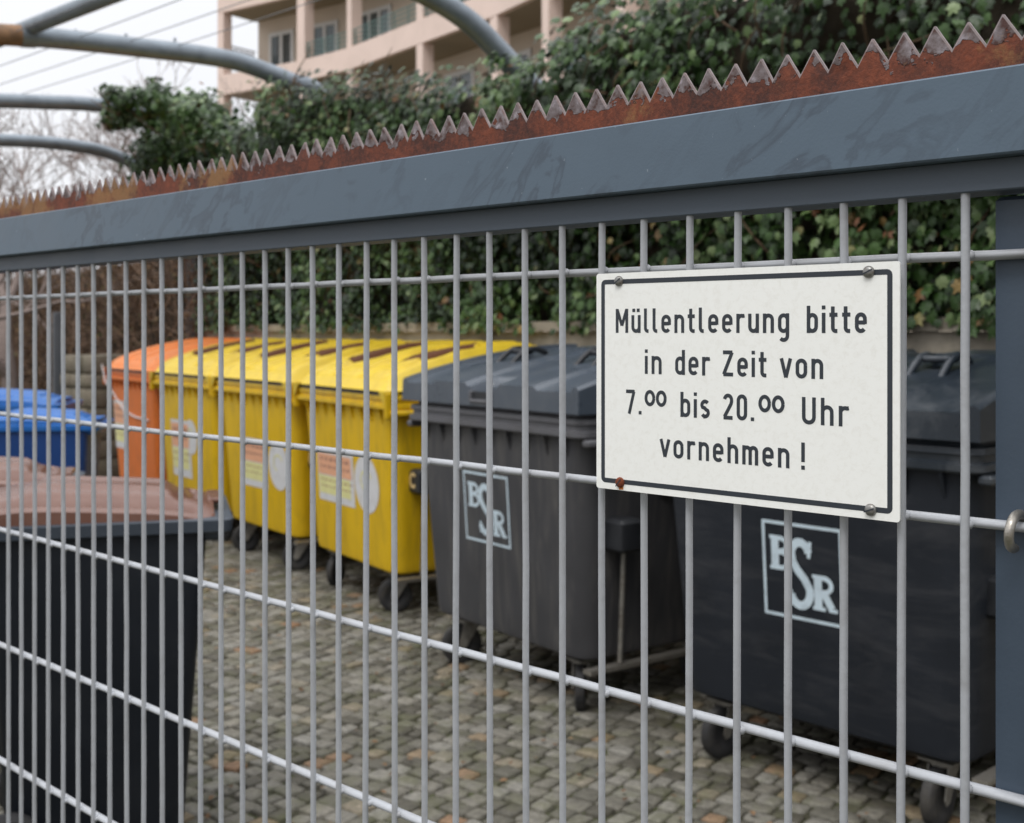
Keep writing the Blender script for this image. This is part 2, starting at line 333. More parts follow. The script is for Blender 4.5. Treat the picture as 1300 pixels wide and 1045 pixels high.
# vertical bars
ub, du = 4.606e-4, .1775e-4
xb0 = fx(1226)[0]
wob = random.Random(11)
k = -1
while True:
    xb = xb0 - k*.05
    if xb < XL + .25: break
    pts = []; ph = wob.uniform(0, 6); am = wob.uniform(.0002, .0012)
    for i in range(25):
        z = .06 + (z0-.02-.06)*i/24
        pts.append((xb + am*math.sin(z*3.3+ph) + wob.uniform(-.0002, .0002), -.0005+wob.uniform(-.0003, .0003), z))
    if k != -1 or True:
        bm = MB(); bm.tube(pts, .0034, 10)
        for zz in (.057, -.143, -.343, -.543, -.743, -.943): bm.lathe([(0,-.0048),(.0022,-.0042),(.0036,-.002),(.0040,.0005),(.0035,.003),(.0018,.0045),(0,.005)], (xb + wob.uniform(-.001,.001), .0034, H+zz+wob.uniform(-.0012,.0012)), (1,0,0), 8)
        bm.build('vertical_bar', M['wire'], fence, 60)
    k += 1
# horizontal rods
def rod(z):
    bm = MB(); n = 60; vs = []; fs = []; seg = 12
    r2 = random.Random(int(z*1000))
    for i in range(n+1):
        xx = XL + (XR-XL)*i/n
        dz = r2.uniform(-.0005, .0005)
        for q in range(seg):
            a = 2*math.pi*q/seg
            vs.append((xx, .0100 + .0066*math.cos(a), z + dz + .0038*math.sin(a)))
    for i in range(n):
        for q in range(seg):
            a = i*seg+q; b = i*seg+(q+1) % seg; fs.append((a, b, b+seg, a+seg))
    bm.add(vs, fs); fix_normals(bm.build('horizontal_rod', M['wire'], fence, 60))
for zz in (.057, -.143, -.343, -.543, -.743, -.943, -1.143, -1.343): rod(H+zz)
# weld beads
# post behind the mesh at the right edge
xp = fx(1262, -.016)[0]
bm = MB(); bm.bbox(xp, xp+.08, .016, .096, 0, z0-.026, .003)
bm.build('fence_post', M['post'], fence, 30)
# hook that clamps the rod to the post
bm = MB(); xh, _ = fx(1281, .004); pts = []
for i in range(17):
    a = R(200 - 290*i/16)
    pts.append((xh + .0035*math.sin(i/16*3), .0045 - .0165*math.cos(a) , H-.1455 + .0125*math.sin(a)))
pts.insert(0, (xh-.001, .03, pts[0][2]-.004))
bm.tube(pts, .0036, 10); h = bm.build('clamp_hook', M['steel'], fence, 60)
h['label'] = 'bare steel hook clamping the rod to the post'

# ------------------------------------------------------------------ the sign
SP = .0135                                       # sign plane in front of the mesh centre
sx0, _ = fx(757.3, SP); sx1 = sx0 + .3005
sign = empty('notice_sign', tuple(-FN*DIST + FD*((sx0+sx1)/2) + FN*SP), FA - math.pi/2)
tag(sign, 'white enamel notice with dark border and black German lettering screwed to the mesh', 'sign')
zt, zb = H+.0540, H-.1462
hw = (sx1-sx0)/2
bm = MB()
bm.loft([(0.0, -hw, hw, zb, zt, .002), (.0008, -hw+.0004, hw-.0004, zb+.0004, zt-.0004, .002), (-.0012, -hw, hw, zb, zt, .002)], 3)
bm.v = []; bm.f = []; bm.m = []; bm.a = []
def splate(b, x0, x1, a0, a1, y0, y1, r=.0025, seg=4):
    P = []
    for cx, cz, s0 in ((x1-r, a1-r, 0), (x0+r, a1-r, 90), (x0+r, a0+r, 180), (x1-r, a0+r, 270)):
        for q in range(seg+1):
            an = R(s0+90*q/seg); P.append((cx+r*math.cos(an), cz+r*math.sin(an)))
    b.prism(P, lambda a, c, d: (a, y0+d, c), y1-y0)
splate(bm, -hw, hw, zb, zt, 0, .0018)
fix_normals(bm.build('sign_plate', M['sign'], sign, 30))
def ribbon(b, pts, w, y, mapf=lambda p: p, closed=False):
    n = len(pts); L_, R_ = [], []
    P = [Vector(p) for p in pts]
    for i in range(n):
        if closed: a, c = P[i-1], P[(i+1) % n]
        else: a, c = P[max(i-1, 0)], P[min(i+1, n-1)]
        t1 = (P[i]-a); t2 = (c-P[i])
        if t1.length < 1e-9: t1 = t2
        if t2.length < 1e-9: t2 = t1
        t1 = t1.normalized(); t2 = t2.normalized(); t = (t1+t2).normalized() if (t1+t2).length > 1e-6 else t1
        nn = Vector((-t.y, t.x)); sc = 1/max(.45, nn.dot(Vector((-t1.y, t1.x))))
        L_.append(P[i]+nn*w/2*sc); R_.append(P[i]-nn*w/2*sc)
    vs = [(*mapf(p)[:1], y, mapf(p)[1]) for p in L_] + [(*mapf(p)[:1], y, mapf(p)[1]) for p in R_]
    m = n if closed else n-1
    b.add(vs, [(i, (i+1) % n, (i+1) % n + n, i+n) for i in range(m)])
bm = MB(); ins = .0080
rr_ = .0025; P = []
for cx, cz, s0 in ((hw-ins-rr_, zt-ins-rr_, 0), (-hw+ins+rr_, zt-ins-rr_, 90), (-hw+ins+rr_, zb+ins+rr_, 180), (hw-ins-rr_, zb+ins+rr_, 270)):
    for q in range(4):
        an = R(s0+30*q); P.append((cx+rr_*math.cos(an), cz+rr_*math.sin(an)))
ribbon(bm, P, .0043, -.00015, closed=True)
bm.build('border', M['ink'], sign, None)
# --- stroke alphabet (cap height 1, stroke SW)
SW = .148; hs = SW/2; XH = .735
def arc(cx, cy, rx, ry, a0, a1, n=10): return [(cx+rx*math.cos(R(a0+(a1-a0)*i/n)), cy+ry*math.sin(R(a0+(a1-a0)*i/n))) for i in range(n+1)]
A_ = .165
l0 = hs; r0 = hs+2*A_; mc = hs+A_; ty = XH-hs; by = hs
def bowl(): return arc(mc, ty-A_, A_, A_, 0, 180) + arc(mc, by+A_, A_, A_, 180, 360) + [(r0, ty-A_)]
G = {}
G['o'] = (2*A_+SW, [bowl()])
G['n'] = (2*A_+SW, [[(l0,0),(l0,XH)], [(l0,ty-A_-.03)] + arc(mc, ty-A_, A_, A_, 170, 0) + [(r0,0)]])
G['h'] = (2*A_+SW, [[(l0,0),(l0,1.0)], [(l0,ty-A_-.03)] + arc(mc, ty-A_, A_, A_, 170, 0) + [(r0,0)]])
G['u'] = (2*A_+SW, [[(r0,0),(r0,XH)], [(l0,XH)] + arc(mc, by+A_, A_, A_, 180, 350) + [(r0,by+A_+.03)]])
G['U'] = (2*.19+SW, [[(l0,1.0)] + arc(hs+.19, by+.19, .19, .19, 180, 360) + [(hs+.38,1.0)]])
G['ü'] = (G['u'][0], G['u'][1] + [[(l0+.05,.86),(l0+.05,1.0)], [(r0-.05,.86),(r0-.05,1.0)]])
a2 = .135
G['m'] = (4*a2+SW, [[(l0,0),(l0,XH)], [(l0,ty-a2-.03)] + arc(l0+a2, ty-a2, a2, a2, 170, 0) + [(l0+2*a2,0)], [(l0+2*a2,ty-a2-.03)] + arc(l0+3*a2, ty-a2, a2, a2, 170, 0) + [(l0+4*a2,0)]])
G['r'] = (.36, [[(l0,0),(l0,XH)], [(l0,ty-A_-.03)] + arc(mc, ty-A_, A_, A_, 170, 68, 8) + [(.37, ty+.005)]])
G['e'] = (2*A_+SW, [[(l0,.375),(r0,.375)], [(r0,.32)] + [(r0,ty-A_)] + arc(mc, ty-A_, A_, A_, 0, 180)[1:] + arc(mc, by+A_, A_, A_, 180, 325)])
G['l'] = (.27, [[(l0,1.0),(l0,by+.12)] + arc(l0+.12, by+.12, .12, .12, 180, 270, 6)[1:] + [(.235,by)]])
G['i'] = (SW, [[(l0,0),(l0,XH)], [(l0,.86),(l0,1.0)]])
G['t'] = (.36, [[(l0+.07,.96),(l0+.07,by+.12)] + arc(l0+.19, by+.12, .12, .12, 180, 270, 6)[1:] + [(.335,by)], [(0,ty),(.34,ty)]])
G['b'] = (2*A_+SW, [[(l0,0),(l0,1.0)], [(l0,ty-A_)] + arc(mc, ty-A_, A_, A_, 172, 0) + arc(mc, by+A_, A_, A_, 0, -172)])
G['d'] = (2*A_+SW, [[(r0,0),(r0,1.0)], [(r0,ty-A_)] + arc(mc, ty-A_, A_, A_, 8, 180) + arc(mc, by+A_, A_, A_, 180, 352)])
G['g'] = (2*A_+SW, [[(r0,XH),(r0,-.25+A_)] + arc(mc, -.26+A_, A_, A_, 0, -140), arc(mc, ty-A_, A_, A_, 8, 180) + arc(mc, by+A_, A_, A_, 180, 352)])
G['s'] = (.44, [arc(.22, XH-hs-.145, .148, .145, 35, 90, 4) + arc(.22, XH-hs-.145, .15, .145, 90, 215, 7) + [(.20,.40),(.26,.34)] + arc(.22, by+.145, .15, .15, 35, -90, 7) + arc(.22, by+.145, .15, .145, -90, -150, 4)])
G['v'] = (.47, [[(.045,XH),(.235,.02)], [(.425,XH),(.235,.02)]])
G['M'] = (.66, [[(l0,0),(l0,1.0)], [(l0+.01,.97),(.33,.30)], [(.33,.30),(.66-l0-.01,.97)], [(.66-l0,0),(.66-l0,1.0)]])
G['Z'] = (.52, [[(.03,1-hs),(.47,1-hs)], [(.455,1-hs),(.065,hs)], [(.05,hs),(.50,hs)]])
G['7'] = (.44, [[(.0,1-hs),(.42,1-hs)], [(.385,1-hs),(.15,0)]])
G['2'] = (.48, [arc(.235, .765, .165, .168, 172, 0, 10) + arc(.20, .74, .2, .26, -4, -40, 4) + [(.065,.11)], [(.02,hs),(.45,hs)]])
G['0'] = (.48, [arc(.235, 1-hs-.168, .168, .168, 0, 180) + arc(.235, by+.168, .168, .168, 180, 360) + [(.403, 1-hs-.168)]])
G['.'] = (SW, [[(l0,0),(l0,.14)]])
G['!'] = (SW, [[(l0,.28),(l0,1.0)], [(l0,0),(l0,.15)]])
G['O'] = (.62, [arc(.31, .39, .235, .31, 0, 360, 24)])          # raised small zero
def sx(px, off=SP): return fx(px, off)[0] - (sx0+sx1)/2
def zpx(px): return 740 + px/2.824
bm = MB(); li = [0]
def word(b, text, x0, x1, base, cap, raise_=0, scale=1.0, gap=.135):
    w = sum(G[c][0] for c in text) + gap*(len(text)-1)
    kx = (x1-x0)/w; cur = 0
    for ch in text:
        gw, strokes = G[ch]
        for s in strokes:
            li[0] += 1
            # mesh height stays per-stroke so that crossing strokes never share a plane
            ribbon(b, [(cur*kx + x0 + p[0]*kx, base + (raise_+p[1]*scale)*cap) for p in s], SW*cap*(1 if scale == 1 else .98), -.00012 - .00001*(li[0] % 9))
        cur += gw + gap
cap = .0221
rows = [(-.0012, [('Müllentleerung', 118, 740), ('bitte', 803, 1018)]),
        (-.0382, [('in', 222, 283), ('der', 331, 455), ('Zeit', 500, 660), ('von', 708, 862)]),
        (-.0752, [('7.', 155, 211), ('OO^', 222, 300), ('bis', 350, 455), ('20.', 503, 614), ('OO^', 630, 723), ('Uhr', 785, 953)]),
        (-.1122, [('vornehmen', 277, 741), ('!', 782, 797)])]
for base, ws in rows:
    for t, a, c in ws:
        if t.endswith('^'): word(bm, t[:-1], sx(zpx(a)), sx(zpx(c)), H+base, cap, .36, .84, gap=.06)
        else: word(bm, t, sx(zpx(a)), sx(zpx(c)), H+base, cap, gap=.17)
bm.build('lettering', M['ink'], sign, None)
for (px, zz, mt) in ((786, .0465, 'screw'), (1103, .0464, 'screw'), (787.5, -.1390, 'screwrust'), (1105.5, -.1388, 'screw')):
    bm = MB(); c = (sx(px), 0, H+zz)
    bm.lathe([(0, -.0034), (.0022, -.0033), (.0040, -.0024), (.0049, -.0008), (.0049, .0)], c, (0, 1, 0), 20)
    an = random.uniform(.3, 1.2); dx, dz = math.cos(an)*.0046, math.sin(an)*.0046
    nx, nz = -math.sin(an)*.0006, math.cos(an)*.0006
    bm.add([(c[0]-dx-nx, -.00345, c[2]-dz-nz), (c[0]+dx-nx, -.00345, c[2]+dz-nz), (c[0]+dx+nx, -.00345, c[2]+dz+nz), (c[0]-dx+nx, -.00345, c[2]-dz+nz)], [(0,1,2,3)], 1)
    s = bm.build('screw', [M[mt], M['ink']], sign, 40)
    if mt == 'screwrust': s['label'] = 'screw rusted brown'
bm = MB(); cx = sx(788); ribbon(bm, [(cx, H-.139), (cx+.0006, H-.1437), (cx+.0008, H-.1455)], .0052, -.0003); bm.build('rust_stain', M['rustrun'], sign, None)

# ------------------------------------------------------------------ large waste containers
def grid(b, x0, x1, y0, y1, nx, ny, zf, zskirt, mi=None):
    vs = []
    for j in range(ny+1):
        for i in range(nx+1):
            x = x0+(x1-x0)*i/nx; y = y0+(y1-y0)*j/ny
            vs.append((x, y, zf(x, y)))
    fs = []
    for j in range(ny):
        for i in range(nx):
            a = j*(nx+1)+i; fs.append((a, a+1, a+nx+2, a+nx+1))
    n = nx+1
    loop = [i for i in range(n)] + [j*n+nx for j in range(1, ny+1)] + [ny*n+i for i in range(nx-1, -1, -1)] + [j*n for j in range(ny-1, 0, -1)]
    base = len(vs); cxm, cym = (x0+x1)/2, (y0+y1)/2
    for q in loop:
        v = vs[q]; vs.append((v[0] + (.003 if v[0] > cxm else -.003), v[1]-(.003 if v[1] < cym else -.003), zskirt))
    k = len(loop)
    for i in range(k): fs.append((loop[i], base+i, base+(i+1) % k, loop[(i+1) % k]))
    fs.append(tuple(base+i for i in range(k)))
    b.add(vs, fs)
    if mi:
        q0 = len(b.f)-len(fs)
        for j in range(ny):
            for i in range(nx):
                b.m[q0+j*nx+i] = mi(x0+(x1-x0)*(i+.5)/nx, y0+(y1-y0)*(j+.5)/ny)
def sm(a, b, x):
    t = max(0, min(1, (x-a)/(b-a))); return t*t*(3-2*t)
W, D = 1.33, 1.06
def yfront(z): return -D/2 + .035 + (1.17-z)/.93*.06
def emblem_part(root, mt, u0, u1, zA, zB):
    b = MB(); li = [0]
    def mp(z): return yfront(z) - .0022
    def strok(pts, w, closed=False):
        li[0] += 1; off = -.00015*(li[0] % 7)
        n = len(b.v)
        ribbon(b, [(u0+(u1-u0)*p[0], zB+(zA-zB)*p[1]) for p in pts], w, 0, closed=closed)
        for i in range(n, len(b.v)): v = b.v[i]; b.v[i] = (v[0], mp(v[2])+off, v[2])
    strok([(0,0),(1,0),(1,1),(0,1)], .011, True)
    k = .031; s = .013
    # B upper left
    strok([(.15,.83),(.15,.52)], k); strok([(.08,.84),(.24,.84)], s); strok([(.08,.51),(.24,.51)], s)
    strok([(.17,.835)] + arc(.22,.765,.09,.07,90,-90,8) + [(.17,.695)], s*1.25); strok([(.17,.675)] + arc(.23,.60,.10,.085,90,-90,8) + [(.17,.515)], s*1.25)
    # S tall in the middle
    strok(arc(.48,.68,.115,.14,15,170,10) + [(.385,.60),(.44,.52),(.53,.43),(.585,.34)] + arc(.47,.29,.125,.15,10,-165,12), k*.95)
    strok([(.615,.84),(.59,.66)], s); strok([(.345,.30),(.35,.13)], s)
    # R lower right
    strok([(.70,.47),(.70,.15)], k); strok([(.63,.48),(.78,.48)], s); strok([(.63,.145),(.79,.145)], s)
    strok([(.72,.475)] + arc(.78,.40,.09,.075,90,-90,8) + [(.72,.315)], s*1.3); strok([(.77,.32),(.87,.16)], k*.9); strok([(.83,.145),(.94,.145)], s)
    return b.build('emblem', mt, root, None)

def caster(root, x, y, ang):
    b = MB(); c = Vector((x, y, .10)); d = Vector((math.cos(ang), math.sin(ang), 0)); a = Vector((-math.sin(ang), math.cos(ang), 0))
    wc = c + d*.03
    for s in (-1, 1):
        P = [(-.045,.20),(.03,.20),(.055,.10),(.045,.08),(.02,.085),(-.05,.19)]
        off = a*(s*.031)
        b.prism(P, lambda p, q, t, off=off, s=s: tuple(c + d*p + Vector((0,0,q-.1)) + off + a*(s*t)), .004)
    b.lathe([(0,0),(.04,0),(.04,.012),(0,.012)], c+Vector((0,0,.097)), (0,0,1), 12)
    b.box(x-.06, x+.06, y-.05, y+.05, .211, .219)
    o = b.build('caster', M['castmetal'], root, 40); fix_normals(o)
    b = MB(); b.lathe([(.05,-.016),(.055,-.02),(.088,-.022),(.098,-.015),(.1,0),(.098,.015),(.088,.022),(.055,.02),(.05,.016),(.0,.014)], wc, a, 28)
    b.lathe([(.05,-.016),(0,-.014)], wc, a, 28)
    t = b.build('tyre', M['tyre'], o, 40); fix_normals(t)

def container(kind, corner, yaw, W=W):
    th = R(yaw); dr = Vector((math.sin(th), -math.cos(th), 0)); nn = Vector((math.cos(th), math.sin(th), 0))
    o0 = Vector((corner[0], corner[1], 0)) + dr*(W/2) + nn*(D/2)
    root = empty('waste_container', tuple(o0), th - math.pi/2)
    yel = kind in ('yellow', 'orange')
    mb_, ml, mr = {'yellow': ('yel_body','yel_lid','yel_body'), 'orange': ('ora_body','ora_lid','ora_body'), 'grey': ('grey_body','grey_lid','grey_rim'), 'black': ('black_body','black_lid','black_lid')}[kind]
    hw, hd = W/2, D/2
    def ring(z, i, r): return (z, -hw+i, hw-i, -hd+i, hd-i, r)
    b = MB()
    b.loft([ring(.235,.125,.06), ring(.25,.10,.08), ring(.29,.091,.09), ring(.7,.065,.085), ring(1.17,.035,.08)], 6)
    for s in (-1, 1):                                     # raised flats at the front edges
        x0 = s*(hw-.25)
    for i in range(9):                                    # gussets under the rim
        x = -hw+.14 + (W-.28)*i/8
        P = [(-hd+.008, 1.172), (yfront(1.06)-.001+.01, 1.172), (yfront(1.05)+.01, 1.05), (-hd+.014, 1.15)]
        b.prism(P, lambda p, q, t, x=x: (x+t, p, q), .011)
    for s in (-1, 1):
        for yy in (-.33, -.1, .15, .36):
            P = [(hw-.01, 1.172), (hw-.06, 1.172), (hw-.06, 1.06), (hw-.045, 1.08), (hw-.012, 1.14)]
            b.prism(P, lambda p, q, t, yy=yy, s=s: (s*p, yy+t, q), .008)
    # corner posts of the tub (stiffer corners) and shallow side panel
    o = b.build('body', M[mb_], root, 40); fix_normals(o)
    b = MB()
    b.loft([ring(1.165,.045,.06), ring(1.168,.006,.05), ring(1.175,0,.05), ring(1.196,0,.05), ring(1.20,.014,.05), ring(1.222,.014,.05), ring(1.226,.004,.05), ring(1.246,.006,.05), ring(1.25,.03,.05)] +
           ([] if yel else [ring(1.262,.034,.05)]), 6)
    for s in (-1, 1):                                     # lugs at the rim ends
        x = s*(hw-.02)
        if yel: b.bbox(min(x, x+s*.022), max(x, x+s*.022), -hd-.010, -hd+.03, 1.12, 1.262, .005)
        x2 = s*(hw+.0)
        b.bbox(min(x2-s*.02, x2+s*.025), max(x2-s*.02, x2+s*.025), -hd+.02, hd-.2, 1.135, 1.165, .008)
    o = b.build('rim', M[mr], root, 35); fix_normals(o)
    # lid
    b = MB()
    if yel:
        def zf(x, y):
            v = (y+hd)/D
            z = 1.305 + .215*(1-(1-min(1, v/.95))**2.1) - .02*sm(.9, 1, v)
            u = abs(x)/hw
            z -= .085*sm(.84, 1, u)**1.3
            z += .016*math.exp(-((u-.85)/.035)**2)*sm(.03, .1, v)
            z -= .03*(1-sm(0, .05, v))
            # long low ribs running back
            rib = sm(.10, .45, math.cos(x/hw*math.pi*3.5))
            z += .024*rib*sm(.06, .12, v)*(1-sm(.9, .98, v))*(1-sm(.8, .9, u))
            for cxs in (-.33, .33):                       # lens-shaped drop-in openings: low lip only, their dark inside is coloured on
                e = ((x-cxs)/.085)**2 + ((v-.47)/.235)**2
                if kind == 'yellow':
                    q = (v-.47)/.27; lw = .20*max(0, 1-q*q); dd = abs(x-cxs)-lw
                    if abs(q) < 1.05: z += .007*math.exp(-((dd-.012)/.014)**2) - (.004*sm(0, .012, -dd) if dd < 0 else 0)
            for cxs in (-.18, .18):
                if abs(x-cxs) < .045 and .07 < v < .12: z -= .012
            return z
        def inlens(x, y):
            v = (y+hd)/D
            for cxs in (-.33, .33):
                q = (v-.47)/.27
                if abs(q) < 1 and abs(x-cxs) < .20*(1-q*q): return 1
            return 0
        grid(b, -hw+.012, hw-.012, -hd-.012, hd-.01, 210, 96, zf, 1.272, inlens if kind == 'yellow' else None)
        o = b.build('lid', [M[ml], M['slot']], root, 50)
        b = MB(); b.box(-hw+.06, hw-.09, -hd+.006, -hd+.03, 1.247, 1.274)
        b.build('lid_gap_strip', M['blackp'], root, None)  # black strip filling the gap between rim and lid
    else:
        def zf(x, y):
            v = (y+hd)/D; u = x/hw
            z = 1.358 + .155*(1-(1-min(1, v/.98))**1.9)
            au = abs(u)
            # raised panels left and right of the centre channel
            pan = sm(.17, .20, au)*(1-sm(.56, .60, au))
            z += .016*pan
            z -= .050*(1-sm(.09, .125, au))*(1-sm(.07, .12, v))          # handle recess
            z += .022*sm(.93, .955, au) - .012*sm(.985, 1, au)
            z += .012*sm(.62, .64, v)*(1-sm(.66, .68, v))*(1-sm(.8, .85, au))
            return z
        grid(b, -hw-.004, hw+.004, -hd-.014, hd-.01, 110, 44, zf, 1.268)
        o = b.build('lid', M[ml], root, 42)
        b = MB(); b.bbox(-.075, .06, -hd-.030, -hd+.01, 1.283, 1.298, .004); b.bbox(-.085, -.07, -hd-.028, -hd+.01, 1.283, 1.335, .003); b.bbox(.055, .07, -hd-.028, -hd+.01, 1.283, 1.335, .003)
        b.build('lid_catch', M[mr], o, 30)
        b = MB(); b.box(-.068, .053, -hd-.0175, -hd-.012, 1.30, 1.333); b.build('catch_opening_shade', M['blackp'], o, None)  # black plate painted in for the shade inside the catch
        for xh_ in (-.30, .30):
            b = MB(); yy = -hd+.40*D
            for s in (-.06, .06):
                pts = [(xh_+s, yy-.11+.22*q/8, zf(xh_, yy)-.04+.07*q/8*.9+.05*math.sin(math.pi*q/8)) for q in range(9)]
                b.tube(pts, .014, 8)
            b.bbox(xh_-.06, xh_+.06, yy-.02, yy+.04, zf(xh_, yy)+.02, zf(xh_, yy)+.045, .008)
            h_ = b.build('lid_handle', M['blackp' if kind == 'grey' else ml], o, 50)
    # wheels
    rr = random.Random(hash(kind) % 7 + int(corner[1]*10))
    for (x, y) in ((-.43,-.33), (.43,-.33), (-.43,.33), (.43,.33)):
        caster(root, x, y, rr.uniform(-2.2, -.6) if y < 0 else rr.uniform(0, 3))
    # side gear: lock box, rod, brake bar, lifting pins
    xs = hw-.062
    b = MB(); b.bbox(xs-.02, xs+.115, -.36, -.235, .70, .835, .015); lb = b.build('lock_box', M['blackp'], root, 40)
    b = MB(); P = arc(0, 0, .032, .036, 40, 320, 14)
    ribbon(b, [(-.318+.02+p[0], .775+p[1]) for p in P], .018, 0)
    # mark on the front face of the box (faces the camera side)
    b.v = [(xs+.046+(v[0]+.298)*1.0, -.3625, v[2]) for v in b.v]
    if yel: b.build('lock_mark', M['cream'], lb, None)
    b = MB(); b.tube([(xs+.06, -.30, .71), (xs+.035, -.30, .24)], .0105, 8); b.build('brake_rod', M['castmetal'], root, 50)
    b = MB(); b.prism([(-.47,.215),(.2,.215),(.2,.232),(-.47,.232)], lambda p, q, t: (xs+.005+t, p, q), .05)
    fix_normals(b.build('brake_bar', M['steel'], root, 40))
    for s in (-1, 1):
        b = MB(); b.lathe([(0,-.02),(.06,-.02),(.06,.02),(.024,.028),(.024,.085),(.034,.09),(.034,.10),(0,.10)], (s*(hw-.06), -.02, .96), (s,0,0), 18)
        b.build('lifting_pin', M['grey_rim' if not yel else mb_], root, 40)
    return root

def stickers(root, u0, u1, z1_, z0_, circ, W):
    hw = W/2
    def patch(name, mt, a0, a1, c0, c1, lift, parent, cut=.0):
        b = MB(); vs = []
        P = [(a0, c0), (a1, c0), (a1, c1-cut), (a1-cut, c1), (a0, c1)]
        b.add([(p[0], yfront(p[1])-lift, p[1]) for p in P], [tuple(range(5))]); return b.build(name, M[mt], parent, None)
    h = z1_-z0_; w = u1-u0
    p = patch('paper_sticker', 'paper', u0, u1, z0_, z1_, .0025, root)
    patch('orange_band', 'stk_or', u0+.01, u1-.03, z0_+h*.52, z1_-h*.06, .0032, p)
    patch('yellow_band', 'stk_yl', u0+.01, u1-.05, z0_+h*.14, z0_+h*.5, .0032, p)
    b = MB()
    r3 = random.Random(5)
    for (zz, hh) in ((.80, .07), (.66, .05), (.40, .035), (.28, .03)):
        x = u0+.05*w+.02
        while x < u1-.1*w:
            ww = r3.uniform(.015, .05)
            for q in range(int(ww/.014)+1):
                a = x+q*.014
                b.add([(a, yfront(z0_+h*zz)-.004, z0_+h*zz), (a+.009, yfront(z0_+h*zz)-.004, z0_+h*zz), (a+.009, yfront(z0_+h*(zz+hh))-.004, z0_+h*(zz+hh)), (a, yfront(z0_+h*(zz+hh))-.004, z0_+h*(zz+hh))], [(0,1,2,3)])
            x += ww+.03
    b.build('blurred_print', M['stk_ink'], p, None)
    if circ:
        cu, cz, r = circ; b = MB()
        P = [(cu+r*math.cos(2*math.pi*q/28), cz+r*1.05*math.sin(2*math.pi*q/28)) for q in range(28)]
        b.add([(p_[0], yfront(p_[1])-.003, p_[1]) for p_ in P], [tuple(range(28))]); c = b.build('round_sticker', M['paper'], root, None)
        b = MB(); P2 = arc(cu, cz+.02, r*.45, r*.35, 20, 250, 10)
        n_ = len(b.v); ribbon(b, P2, .012, 0); b.v = [(v[0], yfront(v[2])-.0045, v[2]) for v in b.v]
        b.build('faint_print', M['stk_yl'], c, None)

GRP = 'large four-wheeled waste containers in the row'
g = container('grey', (-.520, 5.87), 36.0, 1.35)
tag(g, 'grey waste container with flat ribbed lid beside the nearest yellow one', 'waste container', GRP)
e = emblem_part(g, M['emblem'], -1.35/2+.045+.395, -1.35/2+.045+.735, .955, .648)
k_ = container('black', (.51, 4.55), 43.0, 1.31)
tag(k_, 'black waste container partly behind the white notice, nearest the fence post', 'waste container', GRP)
emblem_part(k_, M["emblem"], -1.31/2+.05+.445, -1.31/2+.05+.752, .935, .612)
y1_ = container('yellow', (-1.386, 7.65), 32.5, 1.31)
tag(y1_, 'yellow waste container with round white sticker right beside the grey one', 'waste container', GRP)
stickers(y1_, -.42, .10, .87, .56, (.27, .72, .16), 1.31)
y2_ = container('yellow', (-2.20, 8.80), 35.5, 1.31)
tag(y2_, 'middle yellow waste container, between two other yellow ones', 'waste container', GRP)
stickers(y2_, -.25, .17, .86, .52, (.36, .70, .155), 1.31)
y3_ = container('yellow', (-2.98, 9.90), 35.5, 1.31)
tag(y3_, 'yellow waste container next to the orange one, farthest of the yellow ones', 'waste container', GRP)
stickers(y3_, -.33, .08, .90, .45, (.10, .78, .13), 1.31)
or_ = container('orange', (-3.74, 11.0), 35.0, 1.31)
tag(or_, 'orange waste container with pale string on its front, at the far end', 'waste container', GRP)
stickers(or_, -.52, -.22, .98, .55, None, 1.31)
b = MB(); b.tube([(-.62, -D/2-.03, 1.30), (-.55, -D/2-.02, 1.15), (-.40, yfront(1.0)-.01, 1.0), (-.20, yfront(.9)-.01, .90), (.1, yfront(.85)-.01, .86), (.45, yfront(.84)-.01, .85)], .007, 6)
b.build('string', M['paper'], or_, 60)

